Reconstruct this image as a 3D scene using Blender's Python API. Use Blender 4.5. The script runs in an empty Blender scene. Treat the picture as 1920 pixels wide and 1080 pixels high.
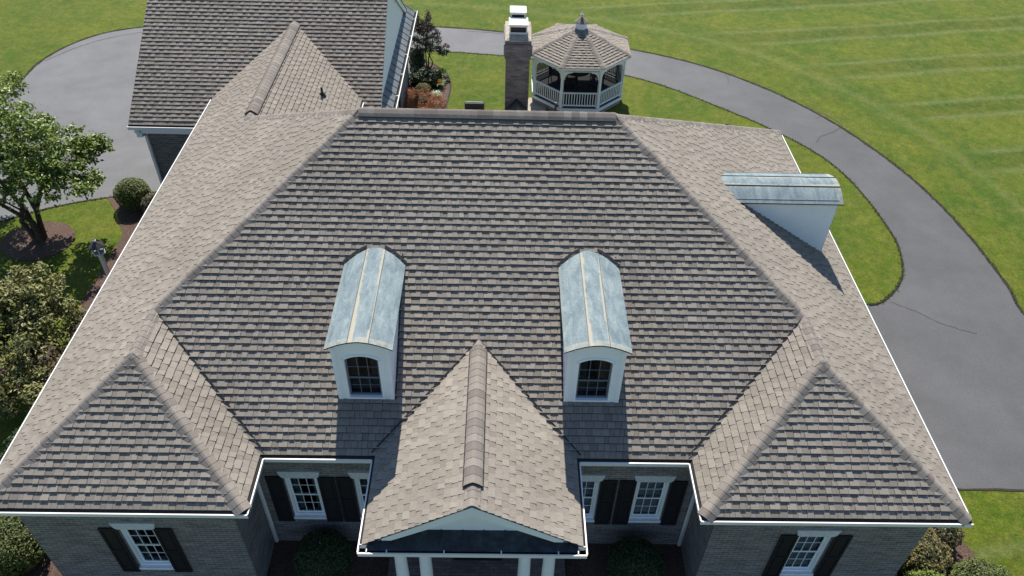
import bpy, math, random
from mathutils import Vector as V, Matrix, noise
from mathutils.geometry import tessellate_polygon
random.seed(7)
sc = bpy.context.scene
COL = sc.collection
R = math.radians

# ------------------------------------------------------------------ camera
CAMP = (42.091, 1.277, 1.7505)          # pitch below horizon, yaw, roll
cd = bpy.data.cameras.new('camera'); cam = bpy.data.objects.new('camera', cd); COL.objects.link(cam)
P_, Y_, R_ = [R(a) for a in CAMP]
fw = V((math.sin(Y_)*math.cos(P_), math.cos(Y_)*math.cos(P_), -math.sin(P_)))
rt = V((math.cos(Y_), -math.sin(Y_), 0)); up = rt.cross(fw)
r2 = rt*math.cos(R_) + up*math.sin(R_); u2 = -rt*math.sin(R_) + up*math.cos(R_)
mw_ = Matrix(((r2.x, u2.x, -fw.x, .3195), (r2.y, u2.y, -fw.y, -7.6438), (r2.z, u2.z, -fw.z, 12.4911), (0, 0, 0, 1)))
cam.matrix_world = mw_
cd.sensor_width = 36; cd.lens = 1462.86/1920*36; cd.clip_start = .1; cd.clip_end = 3000
sc.camera = cam

# ------------------------------------------------------------------ light
SUN = V((-.065, 1.25, 1.47)).normalized()
w = bpy.data.worlds.new('World'); sc.world = w; w.use_nodes = True
nt = w.node_tree; nt.nodes.clear()
sk = nt.nodes.new('ShaderNodeTexSky'); sk.sky_type = 'NISHITA'; sk.sun_disc = False
sk.sun_elevation = math.asin(SUN.z); sk.sun_rotation = math.atan2(SUN.x, SUN.y)
sk.air_density = 1.0; sk.dust_density = .3; sk.ozone_density = 3.5
bg = nt.nodes.new('ShaderNodeBackground'); bg.inputs[1].default_value = .092
wo = nt.nodes.new('ShaderNodeOutputWorld')
nt.links.new(sk.outputs[0], bg.inputs[0]); nt.links.new(bg.outputs[0], wo.inputs[0])
sd = bpy.data.lights.new('sun', 'SUN'); sd.energy = 5.0; sd.angle = R(.53); sd.color = (1, .945, .855)
so = bpy.data.objects.new('sun', sd); COL.objects.link(so)
so.rotation_euler = (-SUN).to_track_quat('-Z', 'Y').to_euler(); so.location = (0, 30, 40)
sc.view_settings.view_transform = 'Standard'; sc.view_settings.look = 'None'
sc.view_settings.exposure = .54; sc.view_settings.gamma = 1

# ------------------------------------------------------------------ materials
def mat(name, col, rough=.8, metal=0, noise_amt=0, nscale=5, attr=False, col2=None, bump=0, bscale=60, spec=None, stretch=None, big=0, bigs=.4):
    m = bpy.data.materials.new(name); m.use_nodes = True
    t = m.node_tree; n = t.nodes; l = t.links; b = n['Principled BSDF']
    b.inputs['Roughness'].default_value = rough; b.inputs['Metallic'].default_value = metal
    if spec is not None: b.inputs['Specular IOR Level'].default_value = spec
    b.inputs['Base Color'].default_value = (*col, 1)
    src = None
    geo = n.new('ShaderNodeNewGeometry')
    vec = geo.outputs['Position']
    if stretch:
        mp = n.new('ShaderNodeMapping'); mp.inputs['Scale'].default_value = stretch; l.new(vec, mp.inputs[0]); vec = mp.outputs[0]
    if attr:
        a = n.new('ShaderNodeAttribute'); a.attribute_name = 'tone'
        mx = n.new('ShaderNodeMix'); mx.data_type = 'RGBA'
        mx.inputs[6].default_value = (*col, 1); mx.inputs[7].default_value = (*(col2 or col), 1)
        l.new(a.outputs['Fac'], mx.inputs[0]); src = mx.outputs[2]
    elif col2:
        nz = n.new('ShaderNodeTexNoise'); nz.inputs['Scale'].default_value = nscale; nz.inputs['Detail'].default_value = 6
        l.new(vec, nz.inputs['Vector'])
        rp = n.new('ShaderNodeMapRange'); rp.inputs[1].default_value = .35; rp.inputs[2].default_value = .65
        l.new(nz.outputs[0], rp.inputs[0])
        mx = n.new('ShaderNodeMix'); mx.data_type = 'RGBA'
        mx.inputs[6].default_value = (*col, 1); mx.inputs[7].default_value = (*col2, 1)
        l.new(rp.outputs[0], mx.inputs[0]); src = mx.outputs[2]
    def modulate(src, sc_, amt, lo=.3, hi=.7, det=3):
        nz = n.new('ShaderNodeTexNoise'); nz.inputs['Scale'].default_value = sc_; nz.inputs['Detail'].default_value = det
        l.new(vec, nz.inputs['Vector'])
        rp = n.new('ShaderNodeMapRange'); rp.inputs[1].default_value = lo; rp.inputs[2].default_value = hi
        rp.inputs[3].default_value = 1-amt; rp.inputs[4].default_value = 1+amt
        l.new(nz.outputs[0], rp.inputs[0])
        mu = n.new('ShaderNodeMix'); mu.data_type = 'RGBA'; mu.blend_type = 'MULTIPLY'; mu.inputs[0].default_value = 1
        if src: l.new(src, mu.inputs[6])
        else: mu.inputs[6].default_value = (*col, 1)
        l.new(rp.outputs[0], mu.inputs[7]); return mu.outputs[2]
    if noise_amt: src = modulate(src, bscale, noise_amt)
    if big: src = modulate(src, bigs, big, .35, .65, 4)
    if src: l.new(src, b.inputs['Base Color'])
    if bump:
        nz = n.new('ShaderNodeTexNoise'); nz.inputs['Scale'].default_value = bscale; nz.inputs['Detail'].default_value = 4
        l.new(vec, nz.inputs['Vector'])
        bp = n.new('ShaderNodeBump'); bp.inputs['Strength'].default_value = bump; bp.inputs['Distance'].default_value = .02
        l.new(nz.outputs[0], bp.inputs['Height']); l.new(bp.outputs[0], b.inputs['Normal'])
    return m

M = {}
M['shingle'] = mat('shingle', (.166, .147, .125), .93, attr=True, col2=(.318, .285, .245), noise_amt=.20, bscale=70, big=.07, bigs=.5, spec=.2)
M['cap'] = mat('cap_shingle', (.180, .158, .140), .93, attr=True, col2=(.285, .254, .222), noise_amt=.16, bscale=60, spec=.2)
M['cut_edge'] = mat('shingle_cut_edge', (.085, .075, .066), .95)
M['deck'] = mat('roof_deck', (.022, .02, .018), .95)
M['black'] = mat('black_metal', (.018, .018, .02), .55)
M['fan_black'] = mat('fan_black', (.02, .02, .022), .3)
M['white'] = mat('white_paint', (.86, .91, .95), .45, noise_amt=.03, bscale=3)
M['metal_white'] = mat('white_gutter', (.82, .82, .81), .35, noise_amt=.04, bscale=4)
M['gutter_in'] = mat('gutter_inside', (.03, .028, .025), .95, noise_amt=.5, bscale=9)
M['shutter'] = mat('shutter_paint', (.014, .014, .018), .5, noise_amt=.1, bscale=8)
M['gray_metal'] = mat('gray_seam_metal', (.085, .105, .12), .6, metal=0, col2=(.125, .145, .155), nscale=3, noise_amt=.12, bscale=14)
M['dark_copper'] = mat('dark_copper', (.022, .025, .03), .5, metal=.2, col2=(.04, .055, .065), nscale=4, noise_amt=.3, bscale=12)
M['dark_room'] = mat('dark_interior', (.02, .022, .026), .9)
M['blind'] = mat('blind', (.50, .53, .53), .8)
M['drape'] = mat('drape', (.17, .19, .20), .9)
M['curtain'] = mat('curtain', (.10, .10, .10), .8)
M['mortar_cap'] = mat('mortar_crown', (.46, .42, .34), .9, col2=(.30, .27, .22), nscale=6, noise_amt=.25, bscale=22)
M['galv'] = mat('galvanized', (.75, .75, .74), .35, metal=.2, noise_amt=.06, bscale=6)
M['screen'] = mat('mesh_screen', (.035, .03, .028), .7)
M['lintel'] = mat('stone_lintel', (.60, .63, .66), .85, noise_amt=.1, bscale=18)
M['mulch'] = mat('mulch', (.055, .030, .022), .95, col2=(.125, .078, .058), nscale=22, noise_amt=.45, bscale=35, bump=1, big=.15, bigs=1)
M['soil_shade'] = mat('soil_shade_edge', (.028, .022, .016), .95, noise_amt=.5, bscale=14)  # soil together with the shadow gap beside the turf, put into one dark colour
M['crack'] = mat('crack_filler', (.056, .045, .044), .8)
M['stone'] = mat('stone_paver', (.42, .35, .27), .9, col2=(.34, .29, .23), nscale=4, noise_amt=.15, bscale=20)
M['bark'] = mat('bark', (.10, .075, .055), .9, col2=(.05, .038, .03), nscale=14, noise_amt=.3, bscale=30)
M['slate'] = mat('lantern_roof', (.05, .045, .05), .4, metal=.2, noise_amt=.2, bscale=20)

def glassmat():
    m = bpy.data.materials.new('window_glass'); m.use_nodes = True
    t = m.node_tree; n = t.nodes; l = t.links; n.clear()
    o = n.new('ShaderNodeOutputMaterial'); mx = n.new('ShaderNodeMixShader'); tr = n.new('ShaderNodeBsdfTransparent')
    gl = n.new('ShaderNodeBsdfGlossy'); gl.inputs['Roughness'].default_value = .03; gl.inputs[0].default_value = (.55, .6, .66, 1)
    fr = n.new('ShaderNodeFresnel'); fr.inputs[0].default_value = 1.38
    tr.inputs[0].default_value = (.62, .68, .70, 1)
    l.new(fr.outputs[0], mx.inputs[0]); l.new(tr.outputs[0], mx.inputs[1]); l.new(gl.outputs[0], mx.inputs[2]); l.new(mx.outputs[0], o.inputs[0])
    return m
M['glass'] = glassmat()
def insect():
    m = bpy.data.materials.new('insect_screen'); m.use_nodes = True; t = m.node_tree; n = t.nodes; l = t.links; n.clear()
    o = n.new('ShaderNodeOutputMaterial'); mx = n.new('ShaderNodeMixShader'); tr = n.new('ShaderNodeBsdfTransparent'); d = n.new('ShaderNodeBsdfDiffuse')
    d.inputs[0].default_value = (.012, .013, .015, 1); mx.inputs[0].default_value = .55
    l.new(tr.outputs[0], mx.inputs[1]); l.new(d.outputs[0], mx.inputs[2]); l.new(mx.outputs[0], o.inputs[0]); return m
M['insect'] = insect()

def brickmat(name, c1, c2, mortar, axis='y', scale=1.0, rough=.9):
    # bricks laid from world position: horizontal distance along the wall and height
    m = bpy.data.materials.new(name); m.use_nodes = True
    t = m.node_tree; n = t.nodes; l = t.links; b = n['Principled BSDF']
    g = n.new('ShaderNodeNewGeometry'); sx = n.new('ShaderNodeSeparateXYZ'); l.new(g.outputs['Position'], sx.inputs[0])
    if axis == 'wall':
        ad = n.new('ShaderNodeMath'); ad.operation = 'ADD'; l.new(sx.outputs[0], ad.inputs[0]); l.new(sx.outputs[1], ad.inputs[1])
        cx = n.new('ShaderNodeCombineXYZ'); l.new(ad.outputs[0], cx.inputs[0]); l.new(sx.outputs[2], cx.inputs[1])
    else:
        cx = n.new('ShaderNodeCombineXYZ'); l.new(sx.outputs[0], cx.inputs[0]); l.new(sx.outputs[1], cx.inputs[1])
    br = n.new('ShaderNodeTexBrick'); br.inputs['Scale'].default_value = 1/scale
    br.inputs['Brick Width'].default_value = .21; br.inputs['Row Height'].default_value = .075; br.inputs['Mortar Size'].default_value = .008
    br.inputs['Mortar Smooth'].default_value = .2; br.inputs['Bias'].default_value = .0
    br.inputs['Color1'].default_value = (*c1, 1); br.inputs['Color2'].default_value = (*c2, 1); br.inputs['Mortar'].default_value = (*mortar, 1)
    l.new(cx.outputs[0], br.inputs['Vector'])
    nz = n.new('ShaderNodeTexNoise'); nz.inputs['Scale'].default_value = 2.2; nz.inputs['Detail'].default_value = 8; nz.inputs['Roughness'].default_value = .7
    mp = n.new('ShaderNodeMapping'); mp.inputs['Scale'].default_value = (1, 1, 5); l.new(g.outputs['Position'], mp.inputs[0]); l.new(mp.outputs[0], nz.inputs['Vector'])
    rp = n.new('ShaderNodeMapRange'); rp.inputs[1].default_value = .3; rp.inputs[2].default_value = .7; rp.inputs[3].default_value = .6; rp.inputs[4].default_value = 1.4
    l.new(nz.outputs[0], rp.inputs[0])
    mu = n.new('ShaderNodeMix'); mu.data_type = 'RGBA'; mu.blend_type = 'MULTIPLY'; mu.inputs[0].default_value = 1
    l.new(br.outputs[0], mu.inputs[6]); l.new(rp.outputs[0], mu.inputs[7]); l.new(mu.outputs[2], b.inputs['Base Color'])
    b.inputs['Roughness'].default_value = rough
    bp = n.new('ShaderNodeBump'); bp.inputs['Strength'].default_value = .7; bp.inputs['Distance'].default_value = .01; bp.invert = True
    l.new(br.outputs['Fac'], bp.inputs['Height']); l.new(bp.outputs[0], b.inputs['Normal'])
    return m
M['brick'] = brickmat('brick', (.135, .125, .122), (.200, .185, .180), (.30, .29, .285), 'wall')
M['chim_brick'] = brickmat('chimney_brick', (.12, .112, .108), (.21, .19, .18), (.17, .16, .155), 'wall')
M['paver'] = brickmat('brick_paving', (.16, .11, .10), (.24, .18, .165), (.12, .11, .10), 'flat')
M['gray_brick'] = brickmat('gray_stone', (.24, .23, .22), (.32, .31, .29), (.38, .37, .35), 'wall')

def sidingmat():
    m = mat('white_siding', (.86, .91, .95), .5)
    t = m.node_tree; n = t.nodes; l = t.links; b = n['Principled BSDF']
    return m
M['siding'] = sidingmat()

def coppermat(name, axis):
    # weathered blue grey metal: mottled patina; stains and pale bloom run along the barrel
    m = bpy.data.materials.new(name); m.use_nodes = True
    t = m.node_tree; n = t.nodes; l = t.links; b = n['Principled BSDF']
    g = n.new('ShaderNodeNewGeometry')
    mp = n.new('ShaderNodeMapping'); mp.inputs['Scale'].default_value = (1, 3, 3) if axis == 'y' else (3, 1, 1); l.new(g.outputs['Position'], mp.inputs[0])
    nz = n.new('ShaderNodeTexNoise'); nz.inputs['Scale'].default_value = 2.2; nz.inputs['Detail'].default_value = 9; nz.inputs['Roughness'].default_value = .65
    nz.inputs['Distortion'].default_value = .6
    l.new(mp.outputs[0], nz.inputs['Vector'])
    cr = n.new('ShaderNodeValToRGB'); e = cr.color_ramp.elements
    e[0].position = .30; e[0].color = (.120, .165, .188, 1); e[1].position = .70; e[1].color = (.275, .335, .340, 1)
    x = cr.color_ramp.elements.new(.5); x.color = (.190, .245, .265, 1)
    l.new(nz.outputs[0], cr.inputs[0])
    n2 = n.new('ShaderNodeTexNoise'); n2.inputs['Scale'].default_value = 30; n2.inputs['Detail'].default_value = 4
    l.new(g.outputs['Position'], n2.inputs['Vector'])
    rp = n.new('ShaderNodeMapRange'); rp.inputs[1].default_value = .3; rp.inputs[2].default_value = .7; rp.inputs[3].default_value = .85; rp.inputs[4].default_value = 1.15
    l.new(n2.outputs[0], rp.inputs[0])
    mu = n.new('ShaderNodeMix'); mu.data_type = 'RGBA'; mu.blend_type = 'MULTIPLY'; mu.inputs[0].default_value = 1
    l.new(cr.outputs[0], mu.inputs[6]); l.new(rp.outputs[0], mu.inputs[7])
    a = n.new('ShaderNodeAttribute'); a.attribute_name = 'tone'
    mx = n.new('ShaderNodeMix'); mx.data_type = 'RGBA'; l.new(a.outputs['Fac'], mx.inputs[0]); l.new(mu.outputs[2], mx.inputs[6])
    mx.inputs[7].default_value = (.40, .375, .30, 1)
    l.new(mx.outputs[2], b.inputs['Base Color'])
    b.inputs['Roughness'].default_value = .75; b.inputs['Specular IOR Level'].default_value = .25
    bp = n.new('ShaderNodeBump'); bp.inputs['Strength'].default_value = .35; bp.inputs['Distance'].default_value = .03
    l.new(nz.outputs[0], bp.inputs['Height']); l.new(bp.outputs[0], b.inputs['Normal'])
    return m
M['copper'] = coppermat('patina_metal', 'x')

def leafmat(name, dark, light, trans=.25, rough=.45):
    m = bpy.data.materials.new(name); m.use_nodes = True
    t = m.node_tree; n = t.nodes; l = t.links; b = n['Principled BSDF']
    a = n.new('ShaderNodeAttribute'); a.attribute_name = 'tone'
    mx = n.new('ShaderNodeMix'); mx.data_type = 'RGBA'; mx.inputs[6].default_value = (*dark, 1); mx.inputs[7].default_value = (*light, 1)
    l.new(a.outputs['Fac'], mx.inputs[0]); l.new(mx.outputs[2], b.inputs['Base Color']); b.inputs['Roughness'].default_value = rough
    tr = n.new('ShaderNodeBsdfTranslucent'); l.new(mx.outputs[2], tr.inputs[0])
    ms = n.new('ShaderNodeMixShader'); ms.inputs[0].default_value = trans
    o = n['Material Output']; l.new(b.outputs[0], ms.inputs[1]); l.new(tr.outputs[0], ms.inputs[2]); l.new(ms.outputs[0], o.inputs[0])
    return m
M['leaf_a'] = leafmat('leaf_green', (.070, .125, .014), (.230, .30, .045))
M['leaf_b'] = leafmat('leaf_glossy', (.030, .050, .010), (.300, .290, .085), .2, .55)
M['leaf_yew'] = leafmat('leaf_hedge', (.065, .095, .016), (.185, .215, .036), .15, .6)
M['leaf_dark'] = leafmat('leaf_dark', (.018, .040, .012), (.055, .095, .025), .2)
M['leaf_red'] = leafmat('leaf_red', (.060, .018, .022), (.16, .05, .05), .25)
M['leaf_crape'] = leafmat('leaf_crape', (.025, .045, .020), (.075, .095, .040), .25)
M['leaf_orange'] = leafmat('leaf_barberry', (.20, .11, .035), (.50, .20, .10), .25, .6)
M['leaf_gold'] = leafmat('leaf_gold', (.11, .10, .03), (.25, .20, .06), .2, .6)
M['leaf_bronze'] = leafmat('leaf_bronze', (.045, .045, .018), (.15, .12, .05), .2, .5)
M['flower'] = leafmat('flower_petal', (.55, .10, .03), (.75, .22, .08), .3)
M['flower_white'] = leafmat('variegated_leaf', (.10, .20, .06), (.50, .55, .38), .2)
M['leaf_lawn'] = leafmat('grass_blade', (.050, .095, .008), (.110, .150, .020), .25, .7)
M['deck_gray'] = mat('gazebo_deck', (.10, .10, .105), .8, noise_amt=.1, bscale=10)
M['chair_dark'] = mat('chair_dark', (.05, .045, .045), .6)
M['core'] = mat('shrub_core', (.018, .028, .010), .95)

# ------------------------------------------------------------------ mesh builder
class MB:
    def __init__(s): s.v = []; s.f = []; s.t = []; s.m = []
    def face(s, pts, tone=.5, mi=0):
        i = len(s.v); s.v.extend([tuple(p) for p in pts]); s.f.append(tuple(range(i, i+len(pts)))); s.t.append(tone); s.m.append(mi)
    def box(s, x0, x1, y0, y1, z0, z1, T=None, mi=0, tone=.5):
        c = [(x0,y0,z0),(x1,y0,z0),(x1,y1,z0),(x0,y1,z0),(x0,y0,z1),(x1,y0,z1),(x1,y1,z1),(x0,y1,z1)]
        if T: c = [T(*p) for p in c]
        i = len(s.v); s.v.extend([tuple(p) for p in c])
        for q in ((3,2,1,0),(4,5,6,7),(0,1,5,4),(1,2,6,5),(2,3,7,6),(3,0,4,7)):
            s.f.append(tuple(i+k for k in q)); s.t.append(tone); s.m.append(mi)
    def prism(s, poly, h0, h1, T=None, tone=.5, mi=0):
        "poly list of (a,b); extruded third coordinate h0..h1"
        T = T or (lambda a, b, c: (a, b, c)); n = len(poly)
        s.face([T(a, b, h1) for a, b in poly], tone, mi); s.face([T(a, b, h0) for a, b in reversed(poly)], tone, mi)
        for k in range(n):
            a, b = poly[k], poly[(k+1) % n]
            s.face([T(*a, h0), T(*b, h0), T(*b, h1), T(*a, h1)], tone, mi)
    def tube(s, pts, rad, n=8, tone=.5, mi=0, cap=True):
        rings = []
        pts = [V(p) for p in pts]
        if not isinstance(rad, (list, tuple)): rad = [rad]*len(pts)
        for k, p in enumerate(pts):
            d = (pts[min(k+1, len(pts)-1)] - pts[max(k-1, 0)]).normalized()
            a = d.orthogonal().normalized() if k == 0 else (a - d*a.dot(d)).normalized()
            b = d.cross(a)
            i = len(s.v)
            for j in range(n):
                an = 2*math.pi*j/n; s.v.append(tuple(p + (a*math.cos(an) + b*math.sin(an))*rad[k]))
            rings.append(i)
        for k in range(len(pts)-1):
            for j in range(n):
                s.f.append((rings[k]+j, rings[k]+(j+1) % n, rings[k+1]+(j+1) % n, rings[k+1]+j)); s.t.append(tone); s.m.append(mi)
        if cap:
            s.f.append(tuple(rings[-1]+j for j in range(n))); s.t.append(tone); s.m.append(mi)
            s.f.append(tuple(rings[0]+n-1-j for j in range(n))); s.t.append(tone); s.m.append(mi)
    def lathe(s, cx, cy, prof, n=24, mi=0, rot=0, tone=.5):
        rings = []
        for r, z in prof:
            rings.append(len(s.v))
            for j in range(n):
                a = 2*math.pi*j/n+rot; s.v.append((cx+r*math.cos(a), cy+r*math.sin(a), z))
        for k in range(len(prof)-1):
            for j in range(n):
                s.f.append((rings[k]+j, rings[k]+(j+1) % n, rings[k+1]+(j+1) % n, rings[k+1]+j)); s.t.append(tone); s.m.append(mi)
        s.f.append(tuple(rings[-1]+j for j in range(n))); s.t.append(tone); s.m.append(mi)
        s.f.append(tuple(rings[0]+n-1-j for j in range(n))); s.t.append(tone); s.m.append(mi)
    def build(s, name, mats, parent=None, smooth=False, bevel=0):
        me = bpy.data.meshes.new(name); me.from_pydata(s.v, [], s.f); me.validate(clean_customdata=False)
        if not isinstance(mats, (list, tuple)): mats = [mats]
        for m in mats: me.materials.append(M[m] if isinstance(m, str) else m)
        if len(me.polygons) == len(s.t):
            a = me.attributes.new('tone', 'FLOAT', 'FACE'); a.data.foreach_set('value', s.t)
            me.polygons.foreach_set('material_index', s.m)
        if smooth: me.polygons.foreach_set('use_smooth', [True]*len(me.polygons))
        o = bpy.data.objects.new(name, me); COL.objects.link(o)
        if parent is not None: o.parent = parent
        if bevel:
            b = o.modifiers.new('bevel', 'BEVEL'); b.width = bevel; b.segments = 2; b.limit_method = 'ANGLE'
        return o

def tag(o, label=None, cat=None, group=None, kind=None):
    if label: o['label'] = label
    if cat: o['category'] = cat
    if group: o['group'] = group
    if kind: o['kind'] = kind
    return o
def empty(name, loc=(0, 0, 0)):
    o = bpy.data.objects.new(name, None); COL.objects.link(o); o.location = loc; o.empty_display_size = .3; return o
def reroot(root, loc):
    "root was built at the origin with world coordinates: put its Empty at loc and keep every part where it is"
    d = V(loc); root.location = d
    for o in bpy.data.objects:
        if o.parent == root:
            if o.type == 'MESH' and o.data.users == 1: o.data.transform(Matrix.Translation(-d))
            else: o.location = V(o.location) - d
            if o.type == 'MESH':
                for c in bpy.data.objects:
                    if c.parent == o and c.type == 'MESH': c.data.transform(Matrix.Translation(-d))

# ------------------------------------------------------------------ dimensions
G = -3.65; m = .6375
xL, xR = -9.0, 9.0; a = 1.214; b_ = 13.653
wL, wR = 4.874, 4.971; aw = -.027
yr = (a+b_)/2; Hm = (yr-a)*m; hl = m*wL/2; hr = m*wR/2
xe, we, yf = -.068, 1.99, -.58; he = m*we
yc = 17.42; y0c = 14.963
gx0, gx1, gy, gz = -11.5, -3.56, 14.1, -.55; gyr = 18.8; gH = gz+m*(gyr-gy); gyb = 2*gyr-gy

# ------------------------------------------------------------------ ground
def catmull(pts, k=6):
    out = []; n = len(pts)
    for i in range(n-1):
        p0 = V(pts[max(i-1, 0)]); p1 = V(pts[i]); p2 = V(pts[i+1]); p3 = V(pts[min(i+2, n-1)])
        for j in range(k):
            t = j/k
            out.append(.5*((2*p1) + (p2-p0)*t + (2*p0-5*p1+4*p2-p3)*t*t + (3*p1-p0-3*p2+p3)*t**3))
    out.append(V(pts[-1])); return out
outer = catmull([(-34, 15.5), (-25, 16.5), (-22, 18.6), (-20.5, 20.6), (-20.1, 22.4), (-20.1, 24.4), (-19.6, 26.1), (-18.6, 27.5), (-17, 28.35), (-14, 28.95), (-9, 29.3), (-3.28, 29.13), (-.6, 28.85), (3, 28.1), (6.25, 27.1), (9.1, 25.75), (11.6, 23.7), (13.9, 20.7), (15.5, 17.1), (16.2, 13.9), (16.4, 10.9), (16.3, 9.3), (17.2, 7.8), (19.5, 7.0), (32, 6.7)])
inner = catmull([(-3.4, 26.45), (-2.83, 26.43), (.26, 26.1), (3.2, 25.4), (5.84, 24.37), (7.6, 23.3), (9.5, 21.65), (11.25, 19.93), (12.6, 18.1), (13.3, 16.2), (13.58, 14.1), (13.6, 12.6), (13.3, 11.35), (12.8, 10.5), (12.2, 9.95), (11.6, 9.7), (8.6, 9.6)])
leftlow = catmull([(-34, 9.5), (-23, 10), (-19, 11.5), (-16.32, 13.1), (-15.4, 13.7), (-14.5, 14.15), (-13.34, 14.56), (-12.2, 14.85), (-11.0, 15.15)])
def sheet(name, poly, z, m_, thick=0, label=None):
    mb = MB(); pts = [V((p[0], p[1], z)) for p in poly]
    for t in tessellate_polygon([pts]):
        q = [pts[i] for i in t]
        if (q[1]-q[0]).cross(q[2]-q[0]).z < 0: q.reverse()
        mb.face(q)
    if thick:
        n = len(pts)
        for i in range(n):
            p, q = pts[i], pts[(i+1) % n]; dz = V((0, 0, -thick))
            mb.face([p, q, q+dz, p+dz])
    return mb.build(name, m_)
def ribbon(name, line, w, z, m_, jit=0):
    mb = MB(); L, Rr = [], []
    for i, p in enumerate(line):
        d = (line[min(i+1, len(line)-1)]-line[max(i-1, 0)]).normalized(); nn = V((-d.y, d.x))
        ww = w*(1+random.uniform(-jit, jit)); L.append(p+nn*ww/2); Rr.append(p-nn*ww/2)
    for i in range(len(line)-1):
        mb.face([(*Rr[i], z), (*Rr[i+1], z), (*L[i+1], z), (*L[i], z)])
    return mb.build(name, m_)

def lawnmat():
    mm = bpy.data.materials.new('lawn_grass'); mm.use_nodes = True
    t = mm.node_tree; n = t.nodes; l = t.links; b = n['Principled BSDF']; b.inputs['Roughness'].default_value = .85; b.inputs['Specular IOR Level'].default_value = .2
    g = n.new('ShaderNodeNewGeometry'); pos = g.outputs['Position']
    def nz(scale, det=4, rough=.6, vec=pos, dist=0):
        x = n.new('ShaderNodeTexNoise'); x.inputs['Scale'].default_value = scale; x.inputs['Detail'].default_value = det
        x.inputs['Roughness'].default_value = rough; x.inputs['Distortion'].default_value = dist; l.new(vec, x.inputs['Vector']); return x.outputs[0]
    def rng(v, a0, a1, b0, b1):
        x = n.new('ShaderNodeMapRange'); x.inputs[1].default_value = a0; x.inputs[2].default_value = a1; x.inputs[3].default_value = b0; x.inputs[4].default_value = b1
        l.new(v, x.inputs[0]); return x.outputs[0]
    def mix(f, c0, c1, mode='MIX'):
        x = n.new('ShaderNodeMix'); x.data_type = 'RGBA'; x.blend_type = mode
        for k, c in ((0, f), (6, c0), (7, c1)):
            if isinstance(c, (int, float)): x.inputs[k].default_value = c
            elif isinstance(c, tuple): x.inputs[k].default_value = (*c, 1)
            else: l.new(c, x.inputs[k])
        return x.outputs[2]
    def math_(op, a0, b0=None, c0=None):
        x = n.new('ShaderNodeMath'); x.operation = op
        for k, c in enumerate((a0, b0, c0)):
            if c is None: continue
            if isinstance(c, (int, float)): x.inputs[k].default_value = c
            else: l.new(c, x.inputs[k])
        return x.outputs[0]
    patch = rng(nz(.35, 5, .6), .35, .65, 0, 1)
    c = mix(patch, (.054, .102, .003), (.104, .132, .006))
    med = rng(nz(1.6, 7, .78, dist=.5), .44, .68, 0, .8)
    c = mix(med, c, (.155, .155, .025))                   # dry straw coloured spots
    dk = rng(nz(2.1, 7, .8), .5, .72, 0, .75)
    c = mix(dk, c, (.044, .092, .006))
    fine = rng(nz(4.5, 8, .88), .32, .68, .62, 1.38); c = mix(1.0, c, fine, 'MULTIPLY')
    fine2 = rng(nz(19, 3, .9), .32, .68, .62, 1.38); c = mix(1.0, c, fine2, 'MULTIPLY')
    # mowing lines of the big lawn and the mower's turning track beside the drive
    at = n.new('ShaderNodeAttribute'); at.attribute_name = 'road'; d = at.outputs['Fac']
    sx = n.new('ShaderNodeSeparateXYZ'); l.new(pos, sx.inputs[0])
    wob = math_('ADD', rng(nz(.25, 2, .5), .3, .7, -.12, .12), rng(nz(9, 3, .7), .3, .7, -.09, .09))
    s = math_('ADD', math_('ADD', math_('MULTIPLY', sx.outputs[0], -math.sin(R(10))), math_('MULTIPLY', sx.outputs[1], math.cos(R(10)))), wob)
    def lines(off, wdt):
        u = math_('PINGPONG', math_('SUBTRACT', s, off), 3.88/2)
        return rng(u, 0, wdt, 1, 0)
    brk = rng(nz(5, 5, .8), .34, .62, .1, 1)
    ln = math_('MAXIMUM', lines(13.75, .30), lines(15.05, .26))
    inside = rng(d, 2.6, 4.4, 0, 1)
    ln = math_('MULTIPLY', math_('MULTIPLY', ln, brk), inside)
    c = mix(math_('MULTIPLY', ln, .6), c, (.205, .235, .095))
    band = math_('MULTIPLY', rng(math_('PINGPONG', math_('SUBTRACT', s, 14.4), 3.88/2), .45, 1.1, .88, 1.04), 1)
    c = mix(inside, c, mix(1.0, c, band, 'MULTIPLY'))
    tr = math_('MAXIMUM', rng(math_('ABSOLUTE', math_('SUBTRACT', d, 2.1)), 0, .35, 1, 0), rng(math_('ABSOLUTE', math_('SUBTRACT', d, 3.5)), 0, .4, 1, 0))
    c = mix(math_('MULTIPLY', math_('MULTIPLY', tr, brk), .5), c, (.034, .092, .010))
    tr2 = rng(math_('ABSOLUTE', math_('SUBTRACT', d, 2.75)), 0, .3, 1, 0)
    c = mix(math_('MULTIPLY', math_('MULTIPLY', tr2, brk), .35), c, (.18, .215, .10))
    l.new(c, b.inputs['Base Color'])
    bp = n.new('ShaderNodeBump'); bp.inputs['Strength'].default_value = .9; bp.inputs['Distance'].default_value = .04
    l.new(nz(28, 5, .8), bp.inputs['Height']); l.new(bp.outputs[0], b.inputs['Normal'])
    return mm
M['lawn'] = lawnmat()

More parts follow.
